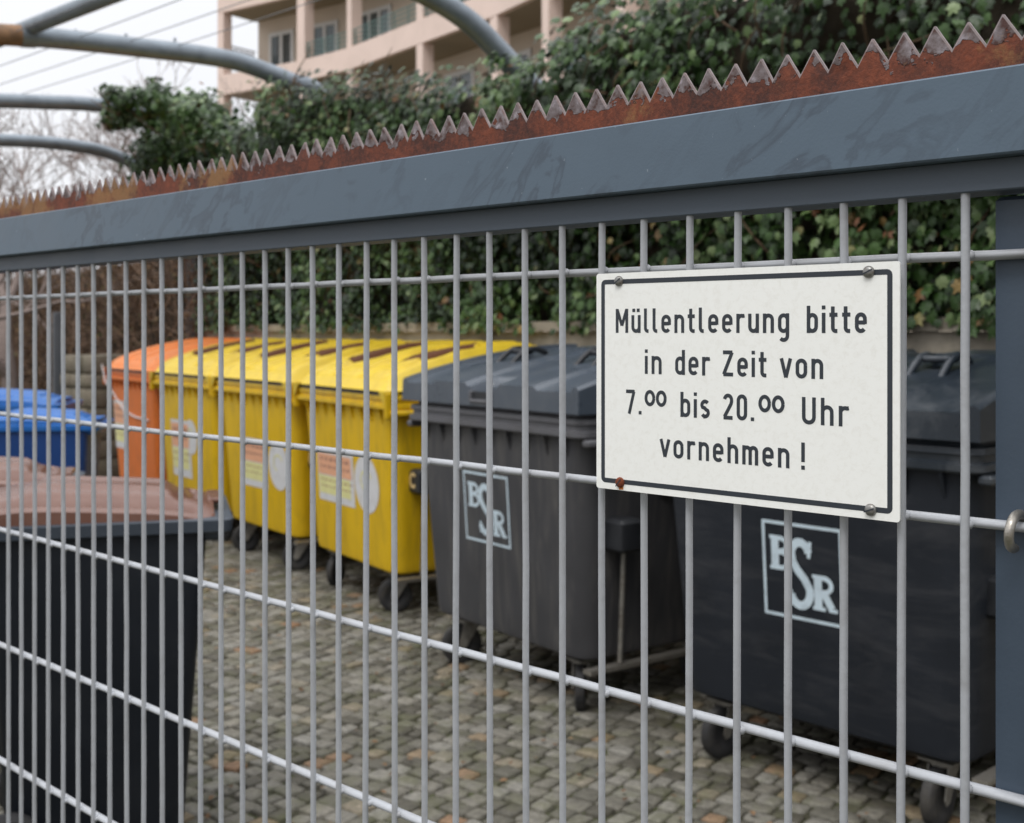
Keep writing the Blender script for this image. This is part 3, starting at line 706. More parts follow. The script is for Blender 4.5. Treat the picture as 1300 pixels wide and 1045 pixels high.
# ------------------------------------------------------------------ two-wheeled bins
def wheelie(lid, body, rim):
    root = empty('wheeled_bin')
    b = MB()
    b.loft([(.05,-.27,.20,-.22,.22,.05), (.08,-.29,.215,-.235,.235,.06), (.96,-.33,.285,-.275,.275,.05), (.965,-.33,.285,-.275,.275,.05)], 6)
    fix_normals(b.build('body', body, root, 40))
    b = MB()
    b.loft([(.945,-.335,.34,-.285,.285,.03), (.95,-.345,.355,-.292,.292,.03), (.982,-.345,.36,-.292,.292,.03), (.986,-.335,.35,-.285,.285,.03)], 5)
    b.bbox(.27, .335, -.25, .25, .918, .95, .01)
    fix_normals(b.build('rim', rim, root, 40))
    b = MB()
    def zf(x, y):
        u = (x+.02)/.34; w = abs(y)/.28
        z = 1.056 - .020*u - .026*abs(u)**4 - .046*w**2.6
        z += .010*(1-sm(.60, .68, max(abs(u+.02), w)))
        z -= .012*math.exp(-((w-.78)/.05)**2)*(1 if abs(u) < .8 else 0)
        z -= .012*sm(.72, .76, u)*(1-sm(.80, .85, u))*(1-sm(.35, .45, w))
        z += .011*(math.exp(-((w-.35)/.07)**2))*(1-sm(.5, .6, abs(u)))
        return z
    grid(b, -.345, .306, -.272, .272, 60, 48, zf, .984)
    lo_ = b.build('lid', lid, root, 40)
    b = MB(); b.bbox(.29, .335, -.10, .10, 1.004, 1.022, .006); b.build('lid_grip', lid, lo_, 40)
    b = MB(); b.tube([(-.40,-.2,1.01),(-.40,.2,1.01)], .016, 10)
    for y in (-.2, -.02, .18): b.bbox(-.41, -.32, y-.02, y+.02, .985, 1.03, .006)
    b.build('handle', rim, root, 40)
    for s in (-1, 1):
        b = MB(); b.lathe([(.03,-.022),(.06,-.02),(.085,-.024),(.10,-.012),(.1,.012),(.085,.024),(.06,.02),(.03,.022),(0,.02)], (-.27, s*.26, .10), (0,1,0), 24); b.lathe([(.03,-.022),(0,-.02)], (-.27, s*.26, .10), (0,1,0), 24)
        fix_normals(b.build('wheel', M['tyre'], root, 40))
    return root
BG = 'brown-lidded wheeled bins'
# bin 1: front lip at photo (301,674)
b1 = wheelie(M['brownlid'], M['darkbody'], M['darkrim'])
def put(o, tipx, tipy, rz):      # local (+.36, -.29) corner goes to (tipx, tipy)
    a = R(rz); c, s = math.cos(a), math.sin(a)
    o.location = (tipx - (.36*c + .29*s), tipy - (.36*s - .29*c), 0); o.rotation_euler = (0, 0, a)
put(b1, -.835, 3.60, 16); b1.scale = (1, 1, 1.055)
tag(b1, 'anthracite wheeled bin with brown lid standing closest to the fence', 'wheeled bin', BG)
b2 = copy_tree(b1); put(b2, -1.60, 4.40, 16); b2.scale = (1, 1, 1.04)
tag(b2, 'wheeled bin with brown lid behind the nearest brown-lidded one, at the left edge', 'wheeled bin', BG)
bb = wheelie(M['bluelid'], M['bluebody'], M['bluelid']); put(bb, -2.72, 7.9, 8)
tag(bb, 'blue wheeled bin nearer the stone pillar, right one of the two blue bins', 'wheeled bin', 'blue wheeled bins')
bb2 = copy_tree(bb); put(bb2, -3.42, 9.0, 4)
bb2.scale = (1.1, 1.1, 1.07)
tag(bb2, 'taller blue wheeled bin behind the other blue one, at the left edge', 'wheeled bin', 'blue wheeled bins')

# ------------------------------------------------------------------ ground
GD = R(52); gx = Vector((math.sin(GD), -math.cos(GD), 0)); gy = Vector((math.cos(GD), math.sin(GD), 0))
b = MB(); b.add([(-300,-60,-.02), (300,-60,-.02), (300,500,-.02), (-300,500,-.02)], [(0,1,2,3)])
tag(b.build('ground', M['ground'], None, None), 'plain earth around and beyond the paved yard', None, None, 'structure')
b = MB(); b.add([(-9,-1.5,-.004), (5.5,-1.5,-.004), (5.5,16,-.004), (-9,16,-.004)], [(0,1,2,3)])
o = b.build('joint_bed', M['soil'], None, None); tag(o, 'mossy soil in the joints of the paving', None, None, 'structure')
b = MB(); rg = random.Random(21); row = 0
vv = -9.0
while vv < 11:
    hrow = rg.uniform(.078, .108); uu = -15 + rg.uniform(0, .1)
    while uu < 5:
        wst = rg.uniform(.065, .115)
        cu = uu + wst/2; cv = vv + hrow/2 + .09*math.sin(cu*1.1) + .03*math.sin(cu*3.1+1)
        p = Vector((-.2, 4.6, 0)) + gx*cu + gy*cv
        vis = p.y > 1.3 and abs(p.x) < p.y*.50+.35 and p.y < 13
        if vis and (Vector((p.x, p.y)).length < 14):
            g0 = .0050; hz = rg.uniform(.004, .012)
            cs = []
            for (sa, sb) in ((-1,-1),(1,-1),(1,1),(-1,1)):
                cs.append((sa*(wst/2-g0)+rg.uniform(-.007,.007), sb*(hrow/2-g0)+rg.uniform(-.008,.008)))
            # 8-gon with clipped corners, three rings
            def ringp(k, z, rd):
                out = []
                for i in range(4):
                    a = cs[i-1]; c = cs[i]; d = cs[(i+1) % 4]
                    for t_ in (a, d):
                        q = (c[0]+(t_[0]-c[0])*.09, c[1]+(t_[1]-c[1])*.09)
                        out.append((p + gx*(q[0]*k) + gy*(q[1]*k)) + Vector((0,0,z)))
                return out
            tz = rg.uniform(-.004, .004)
            vs = ringp(1, -.02, 0) + ringp(.975, hz-.004, 0) + ringp(.91, hz, 0) + ringp(.5, hz+.0025+tz*.2, 0)
            fs = [(r*8+i, r*8+(i+1) % 8, (r+1)*8+(i+1) % 8, (r+1)*8+i) for r in range(3) for i in range(8)] + [tuple(24+i for i in range(8))]
            b.add(vs, fs, 0, rg.random()**1.0)
        uu += wst
    vv += hrow
o = b.build('cobblestone_yard', cobble_mat(), None, 50); tag(o, 'yard paved with small grey-brown cobblestones', None, None, 'structure')

b = MB(); LF = ((0,-.5),(.3,-.3),(.34,.1),(0,.6),(-.34,.1),(-.3,-.3))
for i in range(420):
    Y_ = rg.uniform(3.2, 9.5); X_ = rg.uniform(-.26, .4)*Y_; a = rg.uniform(0, 6.3); sz = rg.uniform(.010, .028); tl = rg.uniform(-.3, .3); tm = rg.uniform(-.3, .3)
    P = []
    for u_, v_ in LF:
        xx = (u_*math.cos(a)-v_*math.sin(a))*sz; yy = (u_*math.sin(a)+v_*math.cos(a))*sz; P.append((X_+xx, Y_+yy, .022+tl*xx+tm*yy+abs(u_)*sz*.4))
    b.add(P, [(0,1,2), (0,2,3), (0,3,4), (0,4,5)], 0, rg.random())
tag(b.build('fallen_leaves', M['dryleaf'], None, None), 'small dead leaves and crumbs scattered over the cobblestones', None, None, 'stuff')

# ------------------------------------------------------------------ wall and ivy behind the containers
WD = Vector((-.588, .809, 0)); WN = Vector((.809, .588, 0)); WO = Vector((.60, 6.70, 0))
def wp(t, v, z): return WO + WD*t + WN*v + Vector((0,0,z))
def wt(px, v=0):
    r = (px-CX)/F; o_ = WO + WN*v
    return (r*o_.y-o_.x)/(WD.x-r*WD.y)
b = MB()
b.prism([(0,0),(.35,0),(.35,1.60),(0,1.60)], lambda p, q, t: tuple(wp(t-4.5, p, q)), 4.5+6.1)
b.prism([(-.03,1.602),(.38,1.602),(.38,1.66),(-.03,1.66)], lambda p, q, t: tuple(wp(t-4.5, p, q)), 4.5+6.1)
w_ = fix_normals(b.build('retaining_wall', M['concrete'], None, 30)); tag(w_, 'low weathered concrete wall behind the containers with ivy hanging over it', 'wall')

LEAF = [(0,-.42),(.28,-.50),(.62,-.10),(.50,.10),(.62,.48),(.24,.46),(0,1.0),(-.24,.46),(-.62,.48),(-.50,.10),(-.62,-.10),(-.28,-.50)]
def add_leaf(b, p, nrm, size, rl, val):
    nrm = nrm.normalized()
    down = Vector((rl.uniform(-.8,.8), rl.uniform(-.8,.8), -1)); down = (down - nrm*down.dot(nrm)).normalized()
    side = nrm.cross(down)
    fold = rl.uniform(.05, .3)
    vs = [p] + [p + side*(q[0]*size) + down*(q[1]*size) - nrm*(abs(q[0])*fold*size + max(0, q[1])**2*.25*size) for q in LEAF]
    n = len(LEAF)
    b.add(vs, [(0, i+1, i+2) for i in range(n-1)] + [(0, n, 1)], 0, val)
def nz(x, y, z=0): return noise.noise(Vector((x, y, z)))
ivy = empty('ivy_hedge', tuple(wp(1, .2, 1.66)))
tag(ivy, 'dense dark green ivy hedge growing over the concrete wall behind the containers', 'ivy')
def child_local(o, root): o.parent = root; o.matrix_parent_inverse = Matrix.Translation(-Vector(root.location)); return o
TOP = []
for px, py in ((1420,-90),(1200,-75),(1000,-60),(860,-30),(800,-2),(762,14),(735,34),(712,66),(690,84),(650,80),(625,74),(600,88),(570,112),(540,112),(500,92),(450,96),(410,102),(375,98),(352,112),(328,158),(300,170),(262,178),(225,190)):
    t_ = wt(px, -.2); p_ = WO + WD*t_ - WN*.2
    TOP.append((t_, H + (HY-py)/F*p_.y))
def topz(t):
    if t <= TOP[0][0]: return TOP[0][1]
    for (a, za), (c, zc) in zip(TOP, TOP[1:]):
        if t <= c: return za + (zc-za)*(t-a)/(c-a)
    return TOP[-1][1]
def bulge(t, z):
    up = sm(1.9, 3.0, z)
    b_ = -.12 - .30*up + .16*nz(t*1.3, z*1.3, 3) + .10*nz(t*3.1, z*3.1, 9)
    return b_
rl = random.Random(99); b = MB(); nl = 0
while nl < 30000:
    t = rl.uniform(-4.3, 6.1); zt_ = topz(t) + .08*nz(t*2.7, 5) + .06*nz(t*8, 1)
    z = rl.uniform(1.60, zt_ + .05)
    fr = 1.60 + .10*nz(t*2.2, 8) + .05*nz(t*7, 2) - .02
    if t < -.5 and z < 2.2 and rl.random() < .15: pass
    if z < fr: continue
    dep = rl.random()**1.6*.30
    v = bulge(t, z) + dep
    over = max(0, z-(zt_-.25))/.25
    v += over*.18*rl.random()
    dens = nz(t*2.4, z*2.4, 20)
    if dens < -.24 and dep < .15 and rl.random() < .85: continue
    if t < -1.1 and z > 2.62 + .35*nz(t*2, z*2, 77) and dep < .22 and rl.random() < .7: continue
    if z > zt_-.08 and nz(t*6, z*6, 40) < -.05: continue
    nrm = -WN*1.0 + Vector((0,0,.35+.8*over)) + Vector((rl.uniform(-.7,.7), rl.uniform(-.7,.7), rl.uniform(-.5,.6)))
    cl = nz(t*1.6, z*1.6, 60)
    val = min(1, max(0, .36 + .5*cl + rl.gauss(0, .20)))
    if z < 2.0 and t < 0 and rl.random() < .08: val = rl.uniform(.93, 1)
    if rl.random() < .03: val = rl.uniform(.88, 1)
    size = rl.uniform(.026, .047)*(.95 if t > 2 else 1.0 if t > .6 else 1.10)
    add_leaf(b, wp(t, v, z), nrm, size, rl, val); nl += 1
child_local(b.build('leaves', M['ivy'], None, None), ivy)
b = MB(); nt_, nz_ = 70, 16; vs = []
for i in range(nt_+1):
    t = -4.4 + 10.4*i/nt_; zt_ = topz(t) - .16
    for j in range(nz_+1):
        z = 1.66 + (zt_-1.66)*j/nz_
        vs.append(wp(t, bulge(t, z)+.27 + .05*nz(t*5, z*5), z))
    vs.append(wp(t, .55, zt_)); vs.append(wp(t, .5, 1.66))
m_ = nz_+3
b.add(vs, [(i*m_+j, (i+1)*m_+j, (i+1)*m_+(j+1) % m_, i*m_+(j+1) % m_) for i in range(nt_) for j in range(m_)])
child_local(b.build('shade_backing', M['thicket'], None, 180), ivy)  # dark slab behind the leaves, its colour stands in for inner shade
b = MB()
for i in range(150):                                   # woody shoots
    t = rl.uniform(-4.2, 6); z = rl.uniform(1.75, topz(t)-.05); pts = []
    d = Vector((rl.uniform(-1,1), 0, rl.uniform(-.2,1))).normalized(); L0 = rl.uniform(.15, .45)
    for q in range(6):
        tt = t + d.x*L0*q/5 + .03*nz(q, i); z2 = z + d.z*L0*q/5 + .03*nz(q, i, 4)
        pts.append(wp(tt, bulge(tt, z2) + .05 - .05*math.sin(q/5*3.1), z2))
    b.tube(pts, [.006, .006, .005, .004, .003, .002], 5)
child_local(b.build('stems', M['ivy_stem'], None, 60), ivy)

# ivy clump climbing over the far arches
def clump(name, label, blobs, n, seed, lo=.028, hi=.046):
    root = empty(name, tuple(blobs[0][0])); tag(root, label, 'ivy')
    rl = random.Random(seed); b = MB(); tot = sum(r[0]*r[1]*r[2] for _, r in blobs)
    ax = (WD, WN, Vector((0,0,1)))
    for c, r in blobs:
        k = int(n*(r[0]*r[1]*r[2])/tot)
        for _ in range(k):
            d = Vector((rl.gauss(0,1), rl.gauss(0,1), rl.gauss(0,1))).normalized()
            q = (.55+.45*rl.random()**.5)*(1+.35*nz(d.x*2+c.x, d.y*2, d.z*2))
            if rl.random() < .10: q *= rl.uniform(1.0, 1.3)
            p = Vector(c) + ax[0]*(d.x*r[0]*q) + ax[1]*(d.y*r[1]*q) + ax[2]*(d.z*r[2]*q)
            if nz(p.x*3, p.y*3, p.z*3) < -.30: continue
            nrm = ax[0]*d.x + ax[1]*d.y + ax[2]*(d.z+.3) - WN*.5 + Vector((rl.uniform(-.6,.6), rl.uniform(-.6,.6), rl.uniform(-.6,.6)))
            add_leaf(b, p, nrm, rl.uniform(lo, hi), rl, min(1, max(0, .46+.45*nz(p.x*1.5, p.y*1.5, p.z*1.5)+rl.gauss(0,.17))))
    child_local(b.build('leaves', M['ivy'], None, None), root)
    b = MB()
    for c, r in blobs:
        for i in range(7):
            p0 = Vector(c) + Vector((0,0,-r[2]*.9)); d = Vector((rl.gauss(0,.6), rl.gauss(0,.6), rl.uniform(.3,1)))
            pts = [p0 + Vector((d.x*r[0]*q/5, d.y*r[1]*q/5, d.z*r[2]*1.8*q/5)) + Vector((nz(q, i), nz(q, i, 3), 0))*.06 for q in range(6)]
            b.tube(pts, [.016,.014,.011,.008,.005,.003], 5)
    child_local(b.build('stems', M['ivy_stem'], None, 60), root)
    return root
cb = lambda px, py, Y: at(px, py, Y)
clump('ivy_bush', 'rounded ivy bush against the sky, draped over the far arch ends', [
    (cb(228,176,12.0), (.62,.40,.40)), (cb(195,140,12.2), (.42,.35,.24)), (cb(250,150,12.0), (.42,.35,.28)), (cb(165,135,12.3), (.32,.25,.18)),
    (cb(285,190,11.6), (.45,.35,.30)), (cb(215,215,12.0), (.55,.4,.35)), (cb(150,152,12.4), (.25,.2,.12)), (cb(195,112,12.2), (.10,.1,.16)), (cb(180,133,11.0), (.38,.22,.15)), (cb(150,128,10.9), (.24,.14,.14)), (cb(137,118,11.2), (.16,.12,.10)), (cb(138,152,11.4), (.13,.1,.12)), (cb(240,160,11.2), (.45,.25,.3)), (cb(205,196,11.4), (.3,.25,.22)), (cb(315,205,11.2), (.35,.3,.22)), (cb(250,235,11.8), (.6,.3,.5))], 12500, 4, .034, .056)

# dry vines and twigs on the fence line beyond the ivy
dry = empty('dry_vine_hedge', tuple(wp(8, .3, 0))); tag(dry, 'brown leafless vine hedge at the far left behind the blue bins', 'hedge')
b = MB(); rl = random.Random(5)
def dtop(t): return 2.75 + .25*nz(t*.9, 3) + .1*nz(t*3, 7)
for i in range(3400):
    t = rl.uniform(5.7, 17); z = rl.uniform(.2, dtop(t)); v = rl.uniform(-.12, .45)
    d = Vector((rl.gauss(0,.8), rl.gauss(0,.25), rl.gauss(.25,.7))).normalized(); L0 = rl.uniform(.25, .8); pts = []
    for q in range(4):
        a = q/3*L0
        pts.append(wp(t+d.x*a+.06*nz(i, q), v+d.y*a, z+d.z*a+.08*nz(i, q, 5)))
    b.tube(pts, [.007,.006,.005,.003], 3, cap=False)
child_local(b.build('twigs', M['twig'], None, None), dry)
b = MB()
for i in range(8000):
    t = rl.uniform(5.8, 17); z = rl.uniform(.5, dtop(t)-.1)
    val = min(.84, max(0, rl.gauss(.4,.25)))
    if rl.random() < .12 + .5*max(0, nz(t, z, 2)): val = rl.uniform(.86, 1)
    add_leaf(b, wp(t, rl.uniform(-.12,.35), z), -WN + Vector((rl.uniform(-.8,.8), rl.uniform(-.8,.8), rl.uniform(-.6,.6))), rl.uniform(.018,.038), rl, val)
child_local(b.build('dead_leaves', M['dryleaf'], None, None), dry)
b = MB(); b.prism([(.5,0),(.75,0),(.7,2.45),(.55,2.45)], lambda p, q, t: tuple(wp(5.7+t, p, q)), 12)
child_local(fix_normals(b.build('shade_backing', M['thicket'], None, 60)), dry)  # dark slab behind the twigs, shaded depth given by colour

# posts behind
for (px, Y, zt_, lab) in ((74, 12.4, H+.20, 'grey square metal post in front of the dry hedge'),):
    P_ = at(px, 400, Y); b = MB(); b.bbox(-.05, .05, -.05, .05, 0, zt_, .006)
    o = b.build('metal_post', M['postgrey'], None, 30); o.location = (P_.x, P_.y, 0); o.rotation_euler = (0,0,R(30)); tag(o, lab, 'post')

# stone pillar
sp = at(128, 500, 12.2); pil = empty('stone_pillar', (sp.x, sp.y, 0), R(-40)); tag(pil, 'rough stone pillar between the blue bins and the orange container', 'pillar')
b = MB(); b.box(-.27, .27, -.22, .22, 0, 1.28); b.build('core', M['mortar'], pil, None)
b = MB(); rl = random.Random(8); z = 0
while z < 1.28:
    hh = rl.uniform(.12, .2); x = -.30
    while x < .28:
        ww = min(rl.uniform(.14, .3), .30-x+.001)
        if ww < .06: break
        j = rl.uniform(0, .025)
        b.loft([(z+.008, x+.008, x+ww-.008, -.25-j, .25, .02), (z+.025, x+.003, x+ww-.003, -.265-j, .26, .03), (z+hh-.02, x+.004, x+ww-.004, -.265-j, .26, .03), (z+hh-.004, x+.012, x+ww-.012, -.25-j, .25, .02)], 3)
        x += ww
    z += hh
b.build('stones', M['stone'], pil, 50)

# ------------------------------------------------------------------ pergola tubes
perg = empty('pergola', tuple(wp(4, 0, 0))); tag(perg, 'pergola of curved galvanised steel tubes arching out over the yard', 'pergola')
def spline(P, n=6):
    out = []
    for i in range(len(P)-1):
        p0 = P[max(i-1,0)]; p1 = P[i]; p2 = P[i+1]; p3 = P[min(i+2,len(P)-1)]
        for q in range(n):
            t = q/n
            out.append(.5*((2*p1)+(p2-p0)*t+(2*p0-5*p1+4*p2-p3)*t*t+(3*p1-p0-3*p2+p3)*t**3))
    out.append(P[-1]); return out
def depth_on(px, endpx, v=0):     # depth of pixel column px on the vertical plane through the wall point under endpx, square to the wall
    e = WO + WD*wt(endpx, v) + WN*v; r = (px-CX)/F
    s = (r*e.y-e.x)/(-WN.x+r*WN.y); return e.y - WN.y*s
def arch(endpx, pix, r=.062):
    P = [at(px, py, depth_on(px, endpx)) for px, py in pix]
    e = P[0]; g_ = (P[0]-P[1]).normalized(); P.insert(0, e + g_*.30 + Vector((0,0,-.03))); P.insert(0, P[0] + g_*.25 + Vector((0,0,-.5))); P.insert(0, Vector((P[0].x, P[0].y, 0)))
    pts = [P[0]] + spline(P[1:], 8)
    b = MB(); b.tube(pts, r, 16); return child_local(b.build('arch_tube', M['galv'], None, 60), perg), P
arch(650, [(652,86),(627,58),(602,33),(577,14),(551,-2),(510,-22),(450,-43),(360,-64),(220,-82),(60,-92),(-200,-98)], .070)
_, PA = arch(368, [(368,103),(338,91),(300,78),(250,69),(190,62),(120,54),(35,46),(-60,40),(-200,36)], .076)
arch(225, [(225,158),(200,147),(165,139),(110,132),(60,130),(0,128),(-120,126)], .070)
arch(186, [(186,216),(160,203),(130,192),(100,186),(60,181),(0,178),(-120,176)], .066)
# rusty sleeve on the second arch, left of the joint
pa = at(27, 45.6, depth_on(27, 368)); pb = at(-8, 43.4, depth_on(-8, 368)); pc = at(-120, 38, depth_on(-120, 368))
b = MB(); b.tube([pa, pb, pc], .080, 16); s_ = child_local(b.build('rusty_sleeve', M['tuberust'], None, 60), perg)
J = at(35, 46, depth_on(35, 368))
b = MB(); b.tube([J - FD*2.6 + Vector((0,0,.055)), J + Vector((0,0,.06)), J + FD*2.8 + Vector((0,0,.06))], .060, 14)
child_local(b.build('cross_tube', M['galv'], None, 60), perg)
b = MB(); dA = (pb-pa).normalized(); b.tube([J - dA*.05, J + dA*.05], .086, 16)
for s in (-1, 1): b.lathe([(.0,-.012),(.016,-.012),(.016,.012),(0,.012)], J + FD*(s*.08) + Vector((0,0,.075)), (0,0,1), 6)
child_local(b.build('pipe_clamp', M['galv'], None, 40), perg)
for i, px in enumerate((96, 160, 222, 15)):
    Yq = depth_on(px, 368); y_ = 46+(px-35)*.083 - 10
    p = at(px, y_, Yq)
    b = MB(); q0 = p - FD*7; q1 = p + FD*4.5
    pts = [q0.lerp(q1, k/10) - Vector((0,0,.10*math.sin(math.pi*k/10)*.5)) for k in range(11)]
    b.tube(pts, .0038, 5); child_local(b.build('tension_wire', M['cable'], None, 60), perg)
    b = MB(); b.tube([p-Vector((0,0,.05)), p+Vector((0,0,.02))], .011, 8); child_local(b.build('wire_bolt', M['galv'], None, 60), perg)

# ------------------------------------------------------------------ apartment building
NODE = [(281,42.0),(383,39.7),(444.5,37.9),(534,34.5),(628,31.5),(694,29.2),(790,26.0),(930,22.4)]
BP = [Vector(((px-CX)/F*Y, Y)) for px, Y in NODE]; B0 = BP[0].copy(); BP = [p-B0 for p in BP]
bld = empty('apartment_building', (B0.x, B0.y, 0))
tag(bld, 'pale pink apartment block with deep balconies and square pillars rising behind the ivy', 'building')
def seg_n(i):
    d = (BP[i+1]-BP[i]).normalized(); return Vector((-d.y, d.x)) if Vector((-d.y, d.x)).y > 0 else Vector((d.y, -d.x))
def offs(v):                       # facade polyline moved inward by v with mitred joints
    out = []
    for i, p in enumerate(BP):
        a = seg_n(max(i-1, 0)); c = seg_n(min(i, len(BP)-2)); m_ = (a+c).normalized(); out.append(p + m_*(v/m_.dot(a)))
    return out
def polyband(b, v0, v1, z0, z1, ext=0):
    A = offs(v0); B_ = offs(v1); d = (BP[1]-BP[0]).normalized(); A[0] = A[0]-d*ext; B_[0] = B_[0]-d*ext; n = len(A)
    vs = [(p.x, p.y, z0) for p in A] + [(p.x, p.y, z0) for p in B_] + [(p.x, p.y, z1) for p in A] + [(p.x, p.y, z1) for p in B_]
    fs = []
    for i in range(n-1):
        fs += [(i, i+1, i+1+n, i+n), (2*n+i, 3*n+i, 3*n+i+1, 2*n+i+1), (i, 2*n+i, 2*n+i+1, i+1), (n+i, n+i+1, 3*n+i+1, 3*n+i)]
    fs += [(0, n, 3*n, 2*n), (n-1, 3*n-1, 4*n-1, 2*n-1)]
    b.add(vs, fs)
def bpart(b, name, mt, par=None): return fix_normals(b.build(name, M[mt], par or bld, None))
floors = [1.24, 4.12, 7.0, 9.88, 12.76, 15.64]; RV = 1.6
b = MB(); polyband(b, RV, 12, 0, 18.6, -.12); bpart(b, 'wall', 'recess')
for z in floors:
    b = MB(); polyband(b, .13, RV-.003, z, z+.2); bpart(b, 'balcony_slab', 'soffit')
    b = MB(); polyband(b, -.05, .12, z-.01, z+.68, .14); bpart(b, 'parapet', 'facade')
b = MB(); polyband(b, -.3, 12.3, 18.6, 18.9, .3); bpart(b, 'roof', 'facade')
def frame(i):
    d = (BP[min(i+1, len(BP)-1)]-BP[i]).normalized() if i < len(BP)-1 else (BP[i]-BP[i-1]).normalized()
    n_ = Vector((-d.y, d.x)); n_ = n_ if n_.y > 0 else -n_
    return lambda u, v, z: (BP[i].x + d.x*u + n_.x*v, BP[i].y + d.y*u + n_.y*v, z)
def fbox(b, fr, u0, u1, v0, v1, z0, z1):
    b.add([fr(u0,v0,z0), fr(u1,v0,z0), fr(u1,v1,z0), fr(u0,v1,z0), fr(u0,v0,z1), fr(u1,v0,z1), fr(u1,v1,z1), fr(u0,v1,z1)], [(0,3,2,1),(4,5,6,7),(0,1,5,4),(1,2,6,5),(2,3,7,6),(3,0,4,7)])
pw = [.15, .21, .15, .17, .20, .18, .18, .18]
for i in range(len(BP)):
    fr = frame(i)
    for k_, z in enumerate(floors[:-1]):
        b = MB(); fbox(b, fr, -pw[i] + (-.0 if i else 0), pw[i], -.04, .34, z+.681, floors[k_+1]-.012); bpart(b, 'pillar', 'facade')
WP_ = offs(RV)
def wall_hit(px, i):
    A = WP_[i] + B0; d = (WP_[i+1]-WP_[i]).normalized(); r = (px-CX)/F
    return (r*A.y-A.x)/(d.x-r*d.y)
def window(pa, pb, z0, z1, npan):
    for i in range(len(WP_)-1):
        if wall_hit((pa+pb)/2, i) <= (WP_[i+1]-WP_[i]).length: break
    A = WP_[i]; d = (WP_[i+1]-WP_[i]).normalized(); n_ = Vector((-d.y, d.x)); n_ = n_ if n_.y > 0 else -n_
    fr = lambda u, v, z: (A.x+d.x*u+n_.x*v, A.y+d.y*u+n_.y*v, z)
    u0, u1 = wall_hit(pa, i), wall_hit(pb, i); fw = .13; y = 0
    b = MB(); fbox(b, fr, u0, u1, y-.07, y+.05, z0, z0+fw); fbox(b, fr, u0, u1, y-.07, y+.05, z1-fw, z1)
    for k in range(npan+1):
        x = u0 + (u1-u0-fw)*k/npan; fbox(b, fr, x, x+fw, y-.073, y+.05, z0+.002, z1-.002)
    f = bpart(b, 'window', 'wframe')
    b = MB(); fbox(b, fr, u0+.02, u1-.02, y-.045, y+.04, z0+.02, z1-.02); bpart(b, 'pane', 'glass', f)
for z in floors[1:5]:
    for (pa, pb, n_) in ((343,374,2),(397,430,2),(456,498,3),(566,604,2),(640,676,2),(720,760,2)):
        window(pa, pb, z+(.22 if pa < 390 else .5), z+2.35, n_)
for z in floors[2:5]:
    for i in range(1, 6):
        L0 = (BP[i+1]-BP[i]).length; fr = frame(i); b = MB()
        for h_ in (.78, .92, 1.06, 1.2): fbox(b, fr, pw[i]+.01, L0-pw[i+1]-.01, .0, .03, z+h_, z+h_+.03)
        x = pw[i]+.1
        while x < L0-.3: fbox(b, fr, x, x+.03, .031, .056, z+.68, z+1.22); x += .8
        bpart(b, 'railing', 'teal')
    fr = frame(0); b = MB()                          # ornate iron railing on the open gable side
    for h_ in (1.22, 1.80): fbox(b, fr, -.02, .02, .35, RV-.02, z+h_-.02, z+h_+.02)
    v = .45
    while v < RV-.1:
        b.tube([fr(0, v+.11*math.cos(R(t)), z+1.5+.22*math.sin(R(t))) for t in range(0, 361, 30)], .03, 5, cap=False); v += .24
    bpart(b, 'iron_railing', 'iron')

# ------------------------------------------------------------------ bare trees in the distance
def bare_tree(loc, h, seed, label, spread=1.0):
    root = empty('bare_tree', loc); tag(root, label, 'tree', 'leafless trees beyond the hedge')
    rl = random.Random(seed); tr = MB(); br = MB()
    def grow(p, d, L0, r, lev):
        pts = [p]; rr = [r]; n = 4
        for q in range(n):
            d = (d + Vector((rl.gauss(0,.13), rl.gauss(0,.13), rl.gauss(.03,.08)))).normalized(); pts.append(pts[-1] + d*(L0/n)); rr.append(r*(1-.45*(q+1)/n))
        (tr if lev == 0 else br).tube(pts, rr, 7 if lev < 2 else 4 if lev < 4 else 3, cap=False)
        if lev >= 6: return
        for k in range(3 if lev < 5 else 3):
            i = rl.choice((2, 3, 4)) if k else 4
            a = Vector((rl.gauss(0,1), rl.gauss(0,1), rl.gauss(.1,.7))).normalized()
            grow(pts[i], (d + a*(.75*spread)).normalized(), L0*rl.uniform(.6,.82), max(.0062, rr[i]*rl.uniform(.6,.76)), lev+1)
    grow(Vector((0,0,0)), Vector((0,0,1)), h*.27, h*.018, 0)
    tr.build('trunk', M['bark'], root, 60); br.build('branches', M['bark'], root, None)
for i, (px, Y, h_, sp_, lab) in enumerate(((20, 15.5, 7.4, 1.0, 'leafless twiggy tree at the left edge under the lowest arch'), (92, 17, 8.0, 1.1, 'leafless twiggy tree between the left edge and the ivy bush'), (150, 15, 6.2, 1.0, 'small leafless tree just left of the ivy bush'),
                                       (-50, 14.5, 7.0, 1.1, 'leafless tree mostly outside the left edge'), (312, 26, 10.5, 1.0, 'leafless tree under the corner of the apartment block'), (55, 21, 9.6, 1.2, 'far leafless tree behind the other leafless trees'))):
    p = at(px, 421, Y); bare_tree((p.x, p.y, 0), h_, 30+i, lab, sp_)

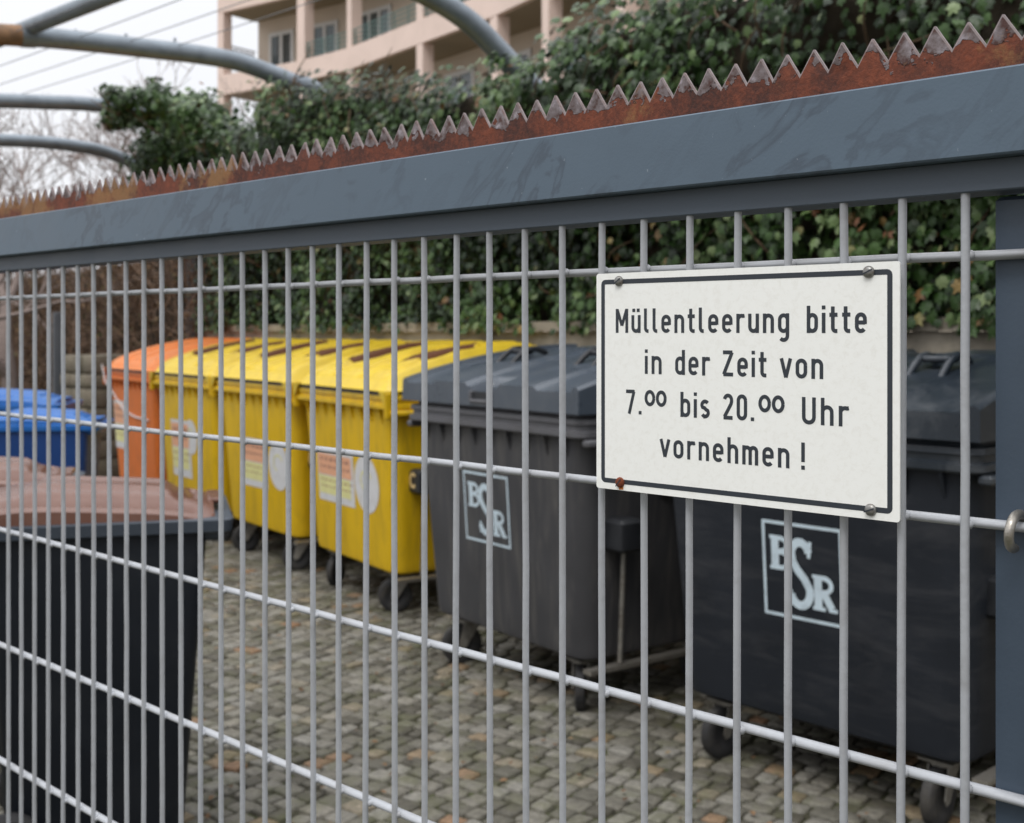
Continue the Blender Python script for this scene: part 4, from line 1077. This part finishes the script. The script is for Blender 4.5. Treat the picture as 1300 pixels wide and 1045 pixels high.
# ------------------------------------------------------------------ light, sky, camera
sc = bpy.context.scene
w = bpy.data.worlds.new('World'); sc.world = w; w.use_nodes = True; N = w.node_tree.nodes; L = w.node_tree.links
bg = N['Background']
sky = N.new('ShaderNodeTexSky'); sky.sky_type = 'NISHITA'; sky.sun_disc = False; sky.sun_elevation = R(58); sky.sun_rotation = R(205); sky.dust_density = 4
tc = N.new('ShaderNodeTexCoord'); sp_ = N.new('ShaderNodeSeparateXYZ'); L.new(tc.outputs['Generated'], sp_.inputs[0])
rp = ramp(N, [(0, (9.9,10,10.4,1)), (.35, (10.8,10.9,11.3,1)), (1, (27,27.4,28.2,1))]); L.new(sp_.outputs[2], rp.inputs[0])
cn = N.new('ShaderNodeTexNoise'); cn.inputs['Scale'].default_value = 2.2; cn.inputs['Detail'].default_value = 5; L.new(tc.outputs['Generated'], cn.inputs['Vector'])
cr = ramp(N, [(.3, (.95,.955,.97,1)), (.7, (1.03,1.03,1.02,1))]); L.new(cn.outputs['Fac'], cr.inputs[0])
ml = N.new('ShaderNodeMix'); ml.data_type = 'RGBA'; ml.blend_type = 'MULTIPLY'; ml.inputs[0].default_value = 1; L.new(rp.outputs[0], ml.inputs[6]); L.new(cr.outputs[0], ml.inputs[7])
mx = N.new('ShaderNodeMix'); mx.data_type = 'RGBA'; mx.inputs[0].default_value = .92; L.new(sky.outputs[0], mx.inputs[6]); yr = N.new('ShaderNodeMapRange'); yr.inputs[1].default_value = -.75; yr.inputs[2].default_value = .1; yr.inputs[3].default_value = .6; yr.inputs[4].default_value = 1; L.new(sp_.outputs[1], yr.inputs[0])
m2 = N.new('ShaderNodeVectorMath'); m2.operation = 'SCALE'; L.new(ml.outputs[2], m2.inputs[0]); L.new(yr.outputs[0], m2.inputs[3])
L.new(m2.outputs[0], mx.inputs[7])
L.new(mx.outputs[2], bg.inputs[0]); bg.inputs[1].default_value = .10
sd = bpy.data.lights.new('sun', 'SUN'); sd.energy = 1.5; sd.angle = R(25); sd.color = (1, .97, .92)
so = bpy.data.objects.new('sun', sd); C.objects.link(so)
el, rot = R(58), R(205)
dirn = Vector((math.sin(rot)*math.cos(el), math.cos(rot)*math.cos(el), math.sin(el)))
so.rotation_euler = dirn.to_track_quat('Z', 'Y').to_euler(); so.location = (0,0,10)
cd = bpy.data.cameras.new('camera'); co = bpy.data.objects.new('camera', cd); C.objects.link(co)
cd.sensor_fit = 'HORIZONTAL'; cd.sensor_width = 36; cd.lens = 36*F/1300; co.location = (0,0,H); co.rotation_euler = (R(90),0,0)
cd.shift_x = 0; cd.shift_y = -(522.5-HY)/1300
cd.clip_start = .05; cd.clip_end = 1200
cd.dof.use_dof = True; cd.dof.focus_distance = 1.0; cd.dof.aperture_fstop = 11
sc.camera = co
sc.view_settings.view_transform = 'Standard'; sc.view_settings.look = 'None'; sc.view_settings.exposure = 0; sc.view_settings.gamma = 1
